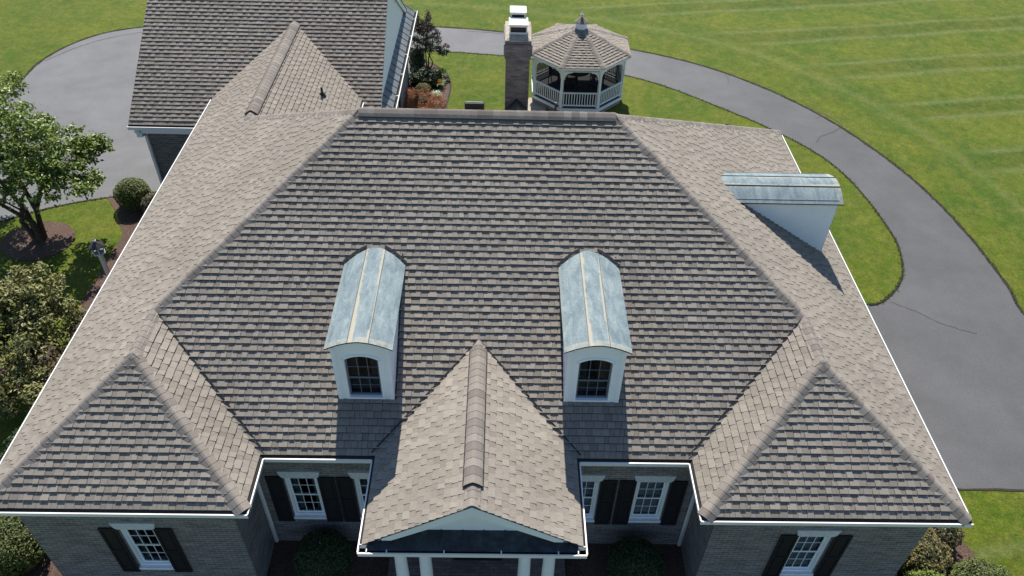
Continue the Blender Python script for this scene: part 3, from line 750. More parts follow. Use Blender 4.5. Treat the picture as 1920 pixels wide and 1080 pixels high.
# ------------------------------------------------------------------ dormers
def dormer(origin, ang, L_roof, faceh, wid, name='dormer', seed=0):
    """origin = bottom centre of the face; local x = right when looking at the face, o = outward, z up."""
    ca, sa = math.cos(ang), math.sin(ang)
    ox, oy, oz = origin
    rx, ry = ca, sa                       # right
    qx, qy = sa, -ca                      # outward
    T = lambda x, o, z: (ox+rx*x+qx*o, oy+ry*x+qy*o, oz+z)
    hw = wid/2; ez = faceh; cr = .205        # eave height above face bottom, rise of the arch
    def arch(x, half=hw+.085, rise=cr): # flattened arc
        t = min(1, abs(x)/half); return rise*(1-t**1.75)
    N = 20
    # face and cheeks
    mb = MB(); whw = .315; wz0, wz1 = .12, 1.16; wr = .10
    ztop = lambda x: ez+arch(x)-.03
    warch = lambda x: wz1+((whw*whw+wr*wr)/(2*wr)**1 and (math.sqrt(((whw*whw+wr*wr)/(2*wr))**2-x*x)-((whw*whw+wr*wr)/(2*wr)-wr)))
    # face as strips so that the arched opening is real
    xs = [-hw+ (hw-whw)*i/3 for i in range(4)] + [-whw+2*whw*i/12 for i in range(1, 13)] + [whw+(hw-whw)*i/3 for i in range(1, 4)]
    for i in range(len(xs)-1):
        x0, x1 = xs[i], xs[i+1]
        if -whw-1e-6 <= x0 and x1 <= whw+1e-6:
            mb.face([T(x0, 0, 0), T(x1, 0, 0), T(x1, 0, wz0), T(x0, 0, wz0)])
            mb.face([T(x0, 0, warch(x0)), T(x1, 0, warch(x1)), T(x1, 0, ztop(x1)), T(x0, 0, ztop(x0))])
            mb.face([T(x0, 0, warch(x0)), T(x0, -.1, warch(x0)), T(x1, -.1, warch(x1)), T(x1, 0, warch(x1))])
        else: mb.face([T(x0, 0, 0), T(x1, 0, 0), T(x1, 0, ztop(x1)), T(x0, 0, ztop(x0))])
    mb.face([T(-whw, 0, wz0), T(-whw, 0, wz1), T(-whw, -.1, wz1), T(-whw, -.1, wz0)]); mb.face([T(whw, 0, wz0), T(whw, -.1, wz0), T(whw, -.1, wz1), T(whw, 0, wz1)])
    mb.face([T(-whw, 0, wz0), T(-whw, -.1, wz0), T(whw, -.1, wz0), T(whw, 0, wz0)])
    bl = L_roof+.02
    for s in (-1, 1):
        q = [T(s*hw, 0, -.05), T(s*hw, -bl, -.05), T(s*hw, -bl, ez+.06), T(s*hw, 0, ez+.06)]
        mb.face(q if s > 0 else q[::-1])
        mb.face([T(s*hw, .008, -.03), T(s*(hw-.09), .008, -.03), T(s*(hw-.09), .008, ez-.04), T(s*hw, .008, ez-.04)])
    root = mb.build(name, 'white', house)
    # moulding round the window
    mb = MB(); cw = .045
    for s in (-1, 1): mb.box(min(s*whw, s*(whw+cw)), max(s*whw, s*(whw+cw)), 0, .018, wz0, wz1, T)
    mb.box(-whw-cw-.01, whw+cw+.01, 0, .035, wz0-.045, wz0, T)
    for i in range(12):
        x0, x1 = -whw+2*whw*i/12, -whw+2*whw*(i+1)/12
        k0, k1 = 1+cw/whw, 1+cw/whw
        P = [(x0, warch(x0)), (x1, warch(x1)), (x1*k1, warch(x1)+cw), (x0*k0, warch(x0)+cw)]
        mb.face([T(p[0], .018, p[1]) for p in P]); mb.face([T(P[3][0], .018, P[3][1]), T(P[2][0], .018, P[2][1]), T(P[2][0], 0, P[2][1]), T(P[3][0], 0, P[3][1])])
    mb.build('window_trim', 'white', root)
    # sash
    mb = MB(); d = -.06; f = .035; zm = wz0+.50
    col = 'gray_sash'
    mb.box(-whw, -whw+f, d-.02, d+.02, wz0, wz1, T); mb.box(whw-f, whw, d-.02, d+.02, wz0, wz1, T)
    mb.box(-whw+f, whw-f, d-.02, d+.03, wz0, wz0+.05, T); mb.box(-whw+f, whw-f, d-.02, d+.024, zm-.018, zm+.018, T)
    for i in range(12):
        x0, x1 = -whw+2*whw*i/12, -whw+2*whw*(i+1)/12
        mb.face([T(x0, d+.02, warch(x0)-f), T(x1, d+.02, warch(x1)-f), T(x1, d+.02, warch(x1)), T(x0, d+.02, warch(x0))])
    for k in (1, 2):
        x = -whw+f+(2*whw-2*f)*k/3; mb.box(x-.006, x+.006, d-.008, d+.010, wz0+.05, warch(x)-f, T)
    for z in ((wz0+.05+zm)/2, (zm+wz1+.03)/2): mb.box(-whw+f, whw-f, d-.007, d+.009, z-.006, z+.006, T)
    mb.build('sash', 'sash_gray', root)
    mb = MB(); mb.face([T(-whw, d, wz0), T(whw, d, wz0), T(whw, d, wz1+wr), T(-whw, d, wz1+wr)]); mb.build('pane', 'glass', root)
    mb = MB(); mb.face([T(-whw-.1, d-.35, wz0-.1), T(whw+.1, d-.35, wz0-.1), T(whw+.1, d-.35, wz1+.2), T(-whw-.1, d-.35, wz1+.2)])
    mb.box(-whw, -whw+.2, d-.2, d-.19, wz0, wz1, T, mi=1); mb.box(whw-.2, whw, d-.2, d-.19, wz0, wz1, T, mi=1)
    for s in (-1, 1): mb.face([T(s*(whw+.1), d-.35, wz0-.1), T(s*(whw+.1), d, wz0-.1), T(s*(whw+.1), d, wz1+.2), T(s*(whw+.1), d-.35, wz1+.2)])
    mb.face([T(-whw-.1, d-.35, wz1+.2), T(whw+.1, d-.35, wz1+.2), T(whw+.1, d, wz1+.2), T(-whw-.1, d, wz1+.2)])
    mb.build('curtain', ['dark_room', 'curtain'], root)
    # barrel roof sheet, long strips with raised seams; pale bloom beside the seams (tone)
    mb = MB(); rw = hw+.085; f0, f1 = .085, -L_roof
    rnd = random.Random(seed); NL_ = 44; K = 26
    ph = rnd.uniform(0, 9)
    def zz(x): return ez+arch(x, rw, cr)
    seams = (-.185, .20)
    xs = sorted([-rw+2*rw*i/K for i in range(K+1)] + [seams[0], seams[0]+.02, seams[0]+.04, seams[0]+.065, seams[0]+.09, seams[1], seams[1]-.02, seams[1]-.045])
    for j in range(NL_):
        o0 = f0+(f1-f0)*j/NL_; o1 = f0+(f1-f0)*(j+1)/NL_; t = j/NL_
        wa = .056+.026*math.sin(t*5+ph)+rnd.uniform(-.006, .006); wb = .034+.016*math.sin(t*7+ph*2)+rnd.uniform(-.006, .006)
        if t > .82: wa *= (1-t)/.18*.6+.4
        for i in range(len(xs)-1):
            x0, x1 = xs[i], xs[i+1]; xm = (x0+x1)/2
            tn = 0
            if 0 <= xm-seams[0] < wa: tn = .95
            elif -.012 < xm-seams[0] < wa+.02: tn = .35
            if 0 <= seams[1]-xm < wb: tn = .9
            if o0 > f0-.07 and tn < .5: tn = rnd.uniform(.15, .6)
            if (zz(x0) < ez+.001 or xm < -rw+.02 or xm > rw-.02): tn = max(tn, .2)
            mb.face([T(x0, o0, zz(x0)), T(x1, o0, zz(x1)), T(x1, o1, zz(x1)), T(x0, o1, zz(x0))], tn)
    # underside and edges
    for i in range(K):
        x0, x1 = -rw+2*rw*i/K, -rw+2*rw*(i+1)/K
        mb.face([T(x0, f0, zz(x0)), T(x0, f0, zz(x0)-.028), T(x1, f0, zz(x1)-.028), T(x1, f0, zz(x1))], 0, 1)
        mb.face([T(x0, f0, zz(x0)-.028), T(x0, f1, zz(x0)-.028), T(x1, f1, zz(x1)-.028), T(x1, f0, zz(x1)-.028)], 0, 1)
    for s in (-1, 1): mb.face([T(s*rw, f0, ez), T(s*rw, f1, ez), T(s*rw, f1, ez-.03), T(s*rw, f0, ez-.03)], 0, 1)
    rf = mb.build('barrel_roof', ['copper', 'black'], root)
    mb = MB()
    for sx_ in seams:
        mb.box(-.004, .004, f1, f0, 0, .018, lambda x, o, z, sx_=sx_: T(sx_+x, o, zz(sx_)+z))
    mb.build('standing_seam', 'seam', root)
    return root
M['sash_gray'] = mat('sash_gray', (.13, .155, .185), .5)
M['seam'] = mat('seam_edge', (.07, .07, .065), .7)
dormer((-2.22, 2.19, .60), 0, 2.8, 1.51, 1.08, seed=1)
dormer((2.15, 2.19, .60), 0, 2.8, 1.51, 1.08, seed=2)
dormer((8.14, 7.58, .55), math.pi/2, 2.85, 1.50, 1.08, seed=3)
# black flashing along the foot of the dormers is a thin strip on the roof
for xc in (-2.22, 2.15):
    mb = MB()
    for s in (-1, 1):
        mb.box(0, .03, 0, 2.5, 0, .034, lambda x, y, z, xc=xc, s=s: (xc+s*(.54+x), 2.19+y, m*(2.19+y-a)+z))
    for s in (-1, 1):      # where the barrel meets the shingles
        pr_ = []
        for t in range(9):
            x = .18+(.64-.18)*t/8; rw_, c_ = .625, .205; Rr = (rw_*rw_+c_*c_)/(2*c_)
            tt = min(1, x/.625); z = .60+1.51+c_*(1-tt**1.75); pr_.append((xc+s*x, a+z/m, z))
        for t in range(8):
            (x0, y0, z0), (x1, y1, z1) = pr_[t], pr_[t+1]; dy = .022
            q = [(x0, y0-.03, z0-.03*m+.045), (x1, y1-.03, z1-.03*m+.045), (x1+s*.012, y1+dy, z1+dy*m+.045), (x0+s*.0, y0+dy, z0+dy*m+.045)]
            mb.face(q if s > 0 else q[::-1])
    mb.build('flashing', 'black', roof)

# ------------------------------------------------------------------ chimney, vents and pipes
mb = MB(); c0, c1, d0, d1 = .405, 1.085, 13.0, 14.25
mb.box(c0, c1, d0, d1, G, 2.55)
mb.box(c0-.03, c1+.03, d0-.03, d1+.03, 2.55, 2.66); mb.box(c0-.06, c1+.06, d0-.06, d1+.06, 2.66, 2.98); mb.box(c0-.03, c1+.03, d0-.03, d1+.03, 2.98, 3.05)
ch = mb.build('chimney', 'chim_brick', house)
mb = MB(); mb.box(c0-.02, c1+.02, d0-.02, d1+.02, 3.05, 3.09)
def fr(x0, x1, y0, y1, z0, z1, X0, X1, Y0, Y1):
    lo = [(x0, y0, z0), (x1, y0, z0), (x1, y1, z0), (x0, y1, z0)]; hi = [(X0, Y0, z1), (X1, Y0, z1), (X1, Y1, z1), (X0, Y1, z1)]
    for i in range(4): mb.face([lo[i], lo[(i+1) % 4], hi[(i+1) % 4], hi[i]])
    mb.face(hi)
fr(c0+.0, c1-.0, d0+.0, d1-.0, 3.09, 3.16, c0+.12, c1-.12, d0+.14, d1-.14)
mb.build('chimney_crown', 'mortar_cap', ch)
for i, (y0, y1, z1, w_) in enumerate(((13.22, 13.62, 3.46, .235), (13.74, 14.08, 3.60, .20))):
    xc = .745+(.0 if i == 0 else -.01)
    mb = MB(); mb.box(xc-w_+.03, xc+w_-.03, y0+.03, y1-.03, 3.16, z1-.03)
    cp = mb.build('flue_screen', 'screen', ch)
    mb = MB()
    mb.box(xc-w_-.03, xc+w_+.03, y0-.05, y1+.05, z1-.03, z1)
    for sx_ in (-1, 1):
        for yy in (y0, y1): mb.box(xc+sx_*w_-.012, xc+sx_*w_+.012, yy-.012, yy+.012, 3.12, z1-.03)
    mb.box(xc-w_, xc+w_, y0-.002, y0+.012, 3.12, 3.22); mb.box(xc-w_, xc+w_, y0-.002, y0+.012, z1-.09, z1-.03)
    mb.build('flue_cap', 'galv', ch)
mb = MB()     # dark cricket in front of the chimney
zq = lambda y: m*(b_-y)
for s in (-1, 1): mb.face([(.745, 12.99, 1.32), (.745+s*.40, 12.99, .88), (.745+s*.40, 12.45, zq(12.45)+.0), (.745, 11.6, zq(11.6)+.01)])
mb.face([(.745, 12.985, 1.32), (.345, 12.985, .88), (.345, 12.985, .3), (1.145, 12.985, .3), (1.145, 12.985, .88)])
mb.build('flashing', 'black', ch)
mb = MB(); mb.box(-.545, -.085, 8.5, 8.62, 3.1, 3.60); bv = mb.build('roof_vent', 'black', house, bevel=.035)
mb = MB(); mb.box(-.50, -.13, 8.54, 8.575, 3.602, 3.61); mb.build('vent_lid', 'gray_metal', bv)
def pipe(x, y, zb, h, r=.035):
    mb = MB(); mb.lathe(x, y, [(r, zb-.1), (r, zb+h), (r*.8, zb+h)], 12); mb.lathe(x, y, [(r*3.2, zb-.02), (r*2.4, zb+.05), (r*1.3, zb+.11)], 12)
    return mb.build('vent_pipe', 'black', house, smooth=False)
pipe(-5.19, 14.1, m*(xL+wL+5.19), .30); pipe(1.62, 9.3, m*(b_-9.3), .45, .03); pipe(6.52, 11.28, m*(b_-11.28)-.02, .12, .025)

# ------------------------------------------------------------------ garage wing
mb = MB()
g0, g1 = V((gx0, gy, gz)), V((gx1, gy, gz)); r0, r1 = V((gx0, gyr, gH)), V((gx1, gyr, gH)); h0, h1 = V((gx0, gyb, gz)), V((gx1, gyb, gz))
shingles(mb, g0, (1, 0, 0), UPF, [[g0, g1, r1, r0]], seed=14, tone_off=-.06)
shingles(mb, h0, (1, 0, 0), UPB, [[h0, h1, r1, r0]], seed=15)
groof = mb.build('garage_roof', ['shingle', 'deck', 'cut_edge'], house)
mb = MB(); caps(mb, r0, r1, NF, NB, seed=50); mb.build('ridge_cap', 'cap', groof)
for xx, t in ((gx0+.01, 1), (gx1-.01, -1)):        # rake boards
    mb = MB()
    for sgn in (1, -1):
        ye_ = gy if sgn > 0 else gyb
        pl = [(ye_+sgn*.08, gz+.02), (gyr, gH-.03), (gyr, gH-.23), (ye_+sgn*.08+sgn*.05, gz-.14)]
        mb.prism(pl, xx, xx+t*.035, lambda y, z, x: (x, y, z))
    mb.build('rake_board', 'white', groof)
gutter(house, (gx0-.03, gy), (xL-.02, gy), (0, -1), gz, hang=.9)
gutter(house, (gx0, gyb), (gx1, gyb), (0, 1), gz, hang=1.2)
# deep frieze under the front gutter
mb = MB(); mb.box(gx0+.08, xL+.2, gy+.13, gy+.40, gz-.30, gz-.12); mb.box(gx0+.28, xL+.2, gy+.40, gy+.43, gz-.42, gz-.12)
mb.box(gx0+.12, gx0+.3, gy+.13, gy+.42, gz-.45, gz-.3)
mb.build('frieze', 'white', house)
gwx0, gwx1, gwy0, gwy1 = gx0+.34, -3.66, gy+.43, gyb-.42
mb = MB()
wall(mb, (gwx0, gwy0), (gwx1, gwy0), G, gz-.1); wall(mb, (gwx1, gwy0), (gwx1, gwy1), G, gz-.1, [(1.6, 2.3, -2.7, -1.2), (4.2, 4.9, -2.7, -1.2)])
wall(mb, (gwx1, gwy1), (gwx0, gwy1), G, gz-.1); wall(mb, (gwx0, gwy1), (gwx0, gwy0), G, gz-.1)
mb.build('garage_wall', 'brick', house)
for s0, s1 in ((1.6, 2.3), (4.2, 4.9)):
    mb = MB()
    mb.box(gwx1-.1, gwx1-.04, gwy0+s0, gwy0+s1, -2.7, -1.2, mi=1)
    for q in ((gwy0+s0, gwy0+s0+.06, -2.7, -1.2), (gwy0+s1-.06, gwy0+s1, -2.7, -1.2), (gwy0+s0+.06, gwy0+s1-.06, -2.7, -2.64), (gwy0+s0+.06, gwy0+s1-.06, -1.26, -1.2), (gwy0+s0+.06, gwy0+s1-.06, -1.97, -1.93)):
        mb.box(gwx1-.04, gwx1-.01, q[0], q[1], q[2], q[3])
    mb.build('garage_window', ['white', 'dark_room'], house)
for s0 in (1.22, 2.33, 3.82, 4.93):
    mb = MB(); mb.box(gwx1+.01, gwx1+.04, gwy0+s0, gwy0+s0+.35, -2.8, -1.15); mb.build('shutter', 'shutter', house)
for xx in (gwx0, gwx1):      # gable ends in white boards
    mb = MB()
    s = 1 if xx == gwx1 else -1
    pl = [(gwy0-.3, gz-.1), (gwy1+.3, gz-.1), (gyr, gH-.06-.0)]
    k = .28
    pl = [(gy+.12, gz-.1), (gyb-.12, gz-.1), (gyb-.12, gz+.03), (gyr, gH-.045), (gy+.12, gz+.03)]
    mb.prism(pl, xx-.02, xx+.002, lambda y, z, x: (x, y, z))
    mb.build('gable_wall', 'siding', house)
# pent roof of grey standing seam metal at the foot of the right gable
mb = MB(); pz0, pz1 = gz+.0, gz+.27; xo = gwx1+.37
TT = lambda s, y, z: (gwx1+s*(xo-gwx1), y, pz1+(pz0-pz1)*s+z)
mb.box(0, 1, gy+.05, gyb-.05, 0, .012, TT); n_ = 20
for i in range(n_+1):
    y = gy+.06+(gyb-gy-.14)*i/n_; mb.box(0, 1, y, y+.02, .012, .035, TT)
pr = mb.build('garage_pent_roof', 'gray_metal', house)
for i in range(n_):
    mb = MB(); y = gy+.06+(gyb-gy-.14)*i/n_; mb.box(.02, .98, y+.02, y+.05, .0125, .016, TT); mb.build('seam_joint', 'black', pr)
gutter(house, (xo+.10, gy), (xo+.10, gyb+.05), (1, 0), gz, hang=1.5)
mb = MB(); mb.box(gwx1+.003, xo+.0, gy+.1, gyb-.1, gz-.14, gz-.12); mb.build('soffit', 'white', house)
downspout([(gx0+.24, gy+.05, gz-.12), (gx0+.28, gy+.3, gz-.45), (gx0+.30, gy+.38, gz-.5), (gx0+.30, gy+.38, G+.02)], .05)
mb = MB(); mb.lathe(xl1+.12, a+.28, [(.02, -.30), (.10, -.31), (.115, -.35), (.07, -.38)], 18); mb.build('flood_light', 'metal_white', house, smooth=True)
tag(house, 'big brick house with brown-grey shingled hip roofs, dormers, chimney and attached garage', 'house')

# ------------------------------------------------------------------ foliage
def leaf(mb, c, nn, s, tn, rnd, asp=.5):
    t = nn.orthogonal().normalized(); b2 = nn.cross(t); an = rnd.uniform(0, 6.283)
    u = t*math.cos(an)+b2*math.sin(an); v = nn.cross(u)
    mb.face([c-u*s*.5, c-v*s*asp*.5+nn*s*.08, c+u*s*.5, c+v*s*asp*.5+nn*s*.08], tn)
def foliage(mb, clumps, n, size, seed=0, shell=.55, asp=.55, tone=(.15, .95), upb=.5, lump=.0, flat=False):
    rnd = random.Random(seed); tot = [c[1][0]*c[1][1]+c[1][2]*c[1][0] for c in clumps]; S = sum(tot)
    for (c, r), wt in zip(clumps, tot):
        c = V(c); base = rnd.uniform(-.12, .12); k = int(n*wt/S)
        for _ in range(k):
            z = rnd.uniform(-.75, 1); th = rnd.uniform(0, 6.283); q = math.sqrt(1-z*z); d = V((q*math.cos(th), q*math.sin(th), z))
            rr = shell+(1-shell)*rnd.random()**.6
            if lump: rr *= 1+lump*(noise.noise(V((d.x*2.3+seed, d.y*2.3, d.z*2.3+c.x)))*1.3+.5*noise.noise(d*6+V((seed, 0, 0))))
            p = c+V((d.x*r[0]*rr, d.y*r[1]*rr, d.z*r[2]*rr))
            nn = (d*.55+V((0, 0, upb))+V((rnd.gauss(0, .5), rnd.gauss(0, .5), rnd.gauss(0, .5)))).normalized()
            leaf(mb, p, nn, size*rnd.uniform(.6, 1.25), min(1, max(0, rnd.uniform(*tone)+base)), rnd, asp)
def ico(mb, c, r, n=14, mi=0):
    c = V(c); rows = 9
    for i in range(rows):
        for j in range(n):
            def P(i, j):
                ph = math.pi*i/rows-math.pi/2; th = 2*math.pi*j/n; return c+V((r[0]*math.cos(ph)*math.cos(th), r[1]*math.cos(ph)*math.sin(th), r[2]*math.sin(ph)))
            if i == 0: mb.face([P(0, 0), P(1, j+1), P(1, j)], .5, mi)
            elif i == rows-1: mb.face([P(i, j), P(i, j+1), P(rows, 0)], .5, mi)
            else: mb.face([P(i, j), P(i, j+1), P(i+1, j+1), P(i+1, j)], .5, mi)
def shrub(name, loc, r, n, size, lm, label, cat='shrub', group=None, lump=.12, seed=0, tone=(.1, 1), shell=.9, asp=.6, core=.86, extra=()):
    "rounded shrub: a leafy coat over a dense core, standing on the ground at loc"
    root = empty(name, loc); x, y, z = 0, 0, r[2]*.82
    mb = MB(); foliage(mb, [((x, y, z), r)] + [((e[0], e[1], e[2]), e[3]) for e in extra], n, size, seed, shell, asp, tone, .55, lump)
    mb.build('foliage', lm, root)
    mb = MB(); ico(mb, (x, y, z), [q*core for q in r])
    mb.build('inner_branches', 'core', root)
    return tag(root, label, cat, group)
def split_clumps(clumps, k, rr, seed):
    rnd = random.Random(seed); out = []
    for c, r in clumps:
        for _ in range(k):
            z = rnd.uniform(-.7, 1); th = rnd.uniform(0, 6.283); q = math.sqrt(1-z*z); f = rnd.uniform(.55, 1.05); s_ = rnd.uniform(.7, 1.25)*rr
            out.append(((c[0]+r[0]*q*math.cos(th)*f, c[1]+r[1]*q*math.sin(th)*f, c[2]+r[2]*z*f), (s_, s_, s_*.5)))
    return out
def tree(name, loc, stems, clumps, n, size, lm, label, group=None, seed=0, shell=.35, asp=.55, tone=(.1, 1), bark='bark', lump=.15, r0=.075, sub=None):
    rnd = random.Random(seed); root = empty(name, loc)
    mb = MB()
    if sub: foliage(mb, split_clumps(clumps, sub[0], sub[1], seed), int(n*.78), size, seed, .15, asp, tone, .7, .1); n = int(n*.22)
    foliage(mb, clumps, n, size, seed, shell, asp, tone, .55, lump); mb.build('crown', lm, root)
    mb = MB(); cl = [V(c[0]) for c in clumps]
    for i in range(stems):
        an = 2*math.pi*i/stems+rnd.uniform(-.4, .4); tgt = cl[i % len(cl)]
        p0 = V((math.cos(an)*.10, math.sin(an)*.10, -.05)); p3 = tgt
        p1 = p0+V((math.cos(an)*.18, math.sin(an)*.18, tgt.z*.35)); p2 = p1.lerp(p3, .55)+V((rnd.uniform(-.1, .1), rnd.uniform(-.1, .1), .12))
        mb.tube([p0, p0.lerp(p1, .5), p1, p1.lerp(p2, .5), p2, p2.lerp(p3, .6), p3], [r0*1.5, r0*1.05, r0*.9, r0*.75, r0*.6, r0*.4, r0*.2], 8)
        for k in range(9):
            q = p1.lerp(p3, rnd.uniform(.25, .95)); c = rnd.choice(clumps); e = V(c[0])+V((rnd.uniform(-.8, .8)*c[1][0], rnd.uniform(-.8, .8)*c[1][1], rnd.uniform(-.3, .8)*c[1][2]))
            if (e-q).length < 2.2: mb.tube([q, q.lerp(e, .5)+V((0, 0, .06)), e], [r0*.38, r0*.24, r0*.08], 5)
    mb.build('trunk', bark, root)
    return tag(root, label, 'tree', group)

# mulch beds, stone, cracks
def blob(cx, cy, rx, ry, n=26, j=.05, seed=0):
    rnd = random.Random(seed); return [V((cx+rx*math.cos(6.283*i/n)*(1+rnd.uniform(-j, j)), cy+ry*math.sin(6.283*i/n)*(1+rnd.uniform(-j, j)))) for i in range(n)]
def bed(name, poly, z=G+.018, th=.02): return tag(sheet(name, poly, z, 'mulch', th), kind='structure')
bed('mulch_bed', catmull([(-13.3, 14.52), (-12.75, 13.8), (-12.3, 13.0), (-12.02, 12.4), (-12.05, 11.4), (-12.02, 10.4), (-12.08, 9.5), (-11.98, 8.6), (-11.6, 7.2), (-10.9, 5.8), (-10.8, 4), (-10.8, 2), (-10.9, -.5), (-10.4, -1.2), (-8, -1.3), (-4.6, -1.2)]) + [V((-4.6, 1)), V((-8.5, 1)), V((-8.5, 14.4)), V((-11.1, 14.5)), V((-11.1, 15.0)), V((-12.2, 14.8))])
bed('mulch_bed', [V((-4.62, -3.6)), V((-2.02, -3.6)), V((-2.02, 1.7)), V((-4.8, 1.7))]); bed('mulch_bed', [V((1.9, -3.6)), V((4.6, -3.6)), V((4.7, 1.7)), V((1.9, 1.7))])  # unseen front part added to keep green reflections off the dormer panes
bed('mulch_bed', catmull([(4.62, -1.2), (7, -1.3), (9.5, -1.0), (10.9, -.2), (11.3, .8), (11.1, 1.7), (10.6, 2.4), (9.6, 2.7)])+[V((8.5, 2.7)), V((8.5, .6)), V((4.62, .6))])
bed('tree_mulch', blob(-14.62, 12.15, 1.12, 1.0, 30, .05, 3)); bed('tree_mulch', blob(-12.3, 6.6, 1.0, 1.0, 26, .06, 4))
bedR = catmull([(-3.68, 26.0), (-3.3, 25.5), (-2.75, 25.05), (-2.3, 24.5), (-2.02, 23.8), (-1.9, 22.9), (-1.95, 21.8), (-2.05, 20.5), (-2.3, 18.5), (-2.9, 17), (-3.68, 16.5)])
bed('garden_bed', bedR, G+.036, .03)
tag(ribbon('bed_edge', jitter(resample(bedR[:40], .2), .01), .07, G+.042, 'soil_shade', .3), kind='structure')
tag(sheet('garden_path', [V((.95, 14.3)), V((1.75, 14.3)), V((2.1, 20.4)), V((2.2, 22.2)), V((1.45, 22.2)), V((1.1, 20.6))], G+.034, 'stone', .03), kind='structure')
crack([(14.24, 20.4), (13.95, 20.1), (13.62, 19.85), (13.1, 19.55), (12.85, 19.2), (12.71, 18.95)], .06)
crack([(13.2, 22.1), (13.58, 21.51), (13.9, 21.2), (14.15, 20.75), (14.24, 20.3)], .05); crack([(13.7, 21.4), (13.5, 21.1), (13.27, 20.97)], .045)
crack([(12.35, 9.85), (12.7, 9.62), (13.05, 9.4), (13.4, 9.05), (13.9, 8.75), (14.5, 8.5)], .026)
crack([(-19.9, 24.7), (-19.2, 25.9), (-18.3, 26.9), (-17.2, 27.6), (-15.5, 28.2), (-13, 28.6)], .045)
crack([(10.3, 24.95), (10.35, 24.2), (10.2, 23.8)], .035); crack([(-1.5, 28.7), (.3, 28.5), (1.4, 28.0)], .04); crack([(-4.0, 28.6), (-4.05, 27.9)], .03)

# ------------------------------------------------------------------ left side trees, shrubs and lamp post
tree('shade_tree', (-14.62, 12.3, G), 5,
     [((-.2, .2, 3.2), (1.5, 1.45, 1.0)), ((1.3, .5, 2.9), (1.15, 1.1, .8)), ((-1.4, .8, 2.9), (1.3, 1.3, .9)), ((.9, -.75, 2.5), (1.0, .95, .7)), ((-.7, -.9, 2.4), (1.1, .9, .7)), ((.1, 1.5, 2.7), (1.1, .9, .8)), ((1.95, -.35, 2.4), (.7, .75, .55)), ((-1.9, 2.2, 3.1), (1.1, 1.0, .8)), ((-2.3, -.3, 2.5), (1.0, 1.0, .8)), ((.2, .5, 3.9), (1.2, 1.1, .7)), ((-1.6, 2.9, 3.6), (1.1, 1.0, .8)), ((-1.2, 1.4, 3.8), (1.0, 1.0, .6)), ((1.9, 1.4, 2.6), (.6, .6, .5))],
     24000, .135, 'leaf_a', 'leafy green multi-stemmed tree in a mulch ring beside the left driveway', seed=5, shell=.25, lump=.3, r0=.085, sub=(17, .30))
tree('magnolia_tree', (-12.3, 6.6, G), 4,
     [((.1, .1, 1.6), (1.25, 1.2, .95)), ((.85, -.5, 1.3), (.85, .8, .7)), ((-.9, .5, 1.6), (.95, .95, .8)), ((.3, .9, 1.9), (.95, .85, .65)), ((-.2, -1.1, 1.1), (.95, .8, .7)), ((.9, .5, 1.6), (.75, .7, .6)), ((-1.3, -.5, 1.2), (.9, .9, .7)), ((.75, -1.5, .9), (.7, .65, .6)), ((-.3, .3, 2.3), (.7, .7, .45))],
     17000, .135, 'leaf_b', 'low bushy tree with glossy pale-tipped leaves near the left eave', seed=8, shell=.45, lump=.25, asp=.42, sub=(15, .27))
GB = 'shrubs in the left mulch bed'
shrub('boxwood_ball', (-12.15, 14.15, G+.02), (.60, .56, .56), 5200, .05, 'leaf_yew', 'round clipped yellow-green boxwood ball at the end of the left mulch bed', group=GB, lump=.05, seed=11)
shrub('round_shrub', (-11.35, 13.75, G+.02), (.42, .42, .38), 2600, .05, 'leaf_bronze', 'smaller dull brownish-green shrub tucked behind the clipped boxwood ball', group=GB, lump=.10, seed=12)
shrub('low_shrub', (-10.75, 12.2, G+.02), (.40, .5, .38), 2600, .05, 'leaf_gold', 'low yellowish shrub half hidden by the left roof edge', group=GB, lump=.10, seed=13)
shrub('clipped_hedge', (-10.35, 1.15, G+.02), (.98, .95, .68), 11000, .055, 'leaf_yew', 'large mounded clipped yew at the front left corner of the house', group='clipped evergreens at the front left corner', lump=.06, seed=14, tone=(.0, .65))
shrub('clipped_hedge', (-9.55, -.28, G+.02), (.55, .55, .5), 4500, .05, 'leaf_yew', 'bright clipped evergreen ball cut off by the bottom left edge of the photo', group='clipped evergreens at the front left corner', lump=.05, seed=15)
shrub('dark_shrub', (-10.4, 3.4, G+.02), (.9, 1.0, .7), 6000, .08, 'leaf_dark', 'dark shrub in deep shade below the left roof edge', seed=16, lump=.2)
shrub('courtyard_shrub', (-3.38, .95, G+.02), (.62, .58, .55), 5000, .05, 'leaf_dark', 'round dark green shrub in the shaded courtyard left of the porch', group='round shrubs in the front courtyards', lump=.06, seed=17)
shrub('courtyard_shrub', (3.35, .85, G+.02), (.62, .58, .55), 5000, .05, 'leaf_dark', 'round dark green shrub in the shaded courtyard right of the porch', group='round shrubs in the front courtyards', lump=.06, seed=18)
GR = 'shrubs at the front right corner'
shrub('azalea_shrub', (10.25, 1.75, G+.02), (.55, .55, .48), 3600, .062, 'leaf_bronze', 'bronze-green shrub closest to the lawn at the front right corner', group=GR, lump=.2, seed=19)
shrub('azalea_shrub', (9.72, 1.12, G+.02), (.60, .58, .52), 4200, .062, 'leaf_gold', 'golden-brown leafy shrub against the front right corner of the brick wall', group=GR, lump=.22, seed=20, tone=(0, .7))
shrub('green_shrub', (10.75, .42, G+.02), (.72, .62, .5), 5200, .055, 'leaf_yew', 'green clipped shrub at the bottom right with a lighter leafy top', group=GR, lump=.1, seed=21, tone=(0, .75))
shrub('green_shrub', (9.45, .15, G+.02), (.66, .6, .52), 4800, .055, 'leaf_a', 'dark green shrub below the golden-brown one at the bottom edge', group=GR, lump=.12, seed=22)

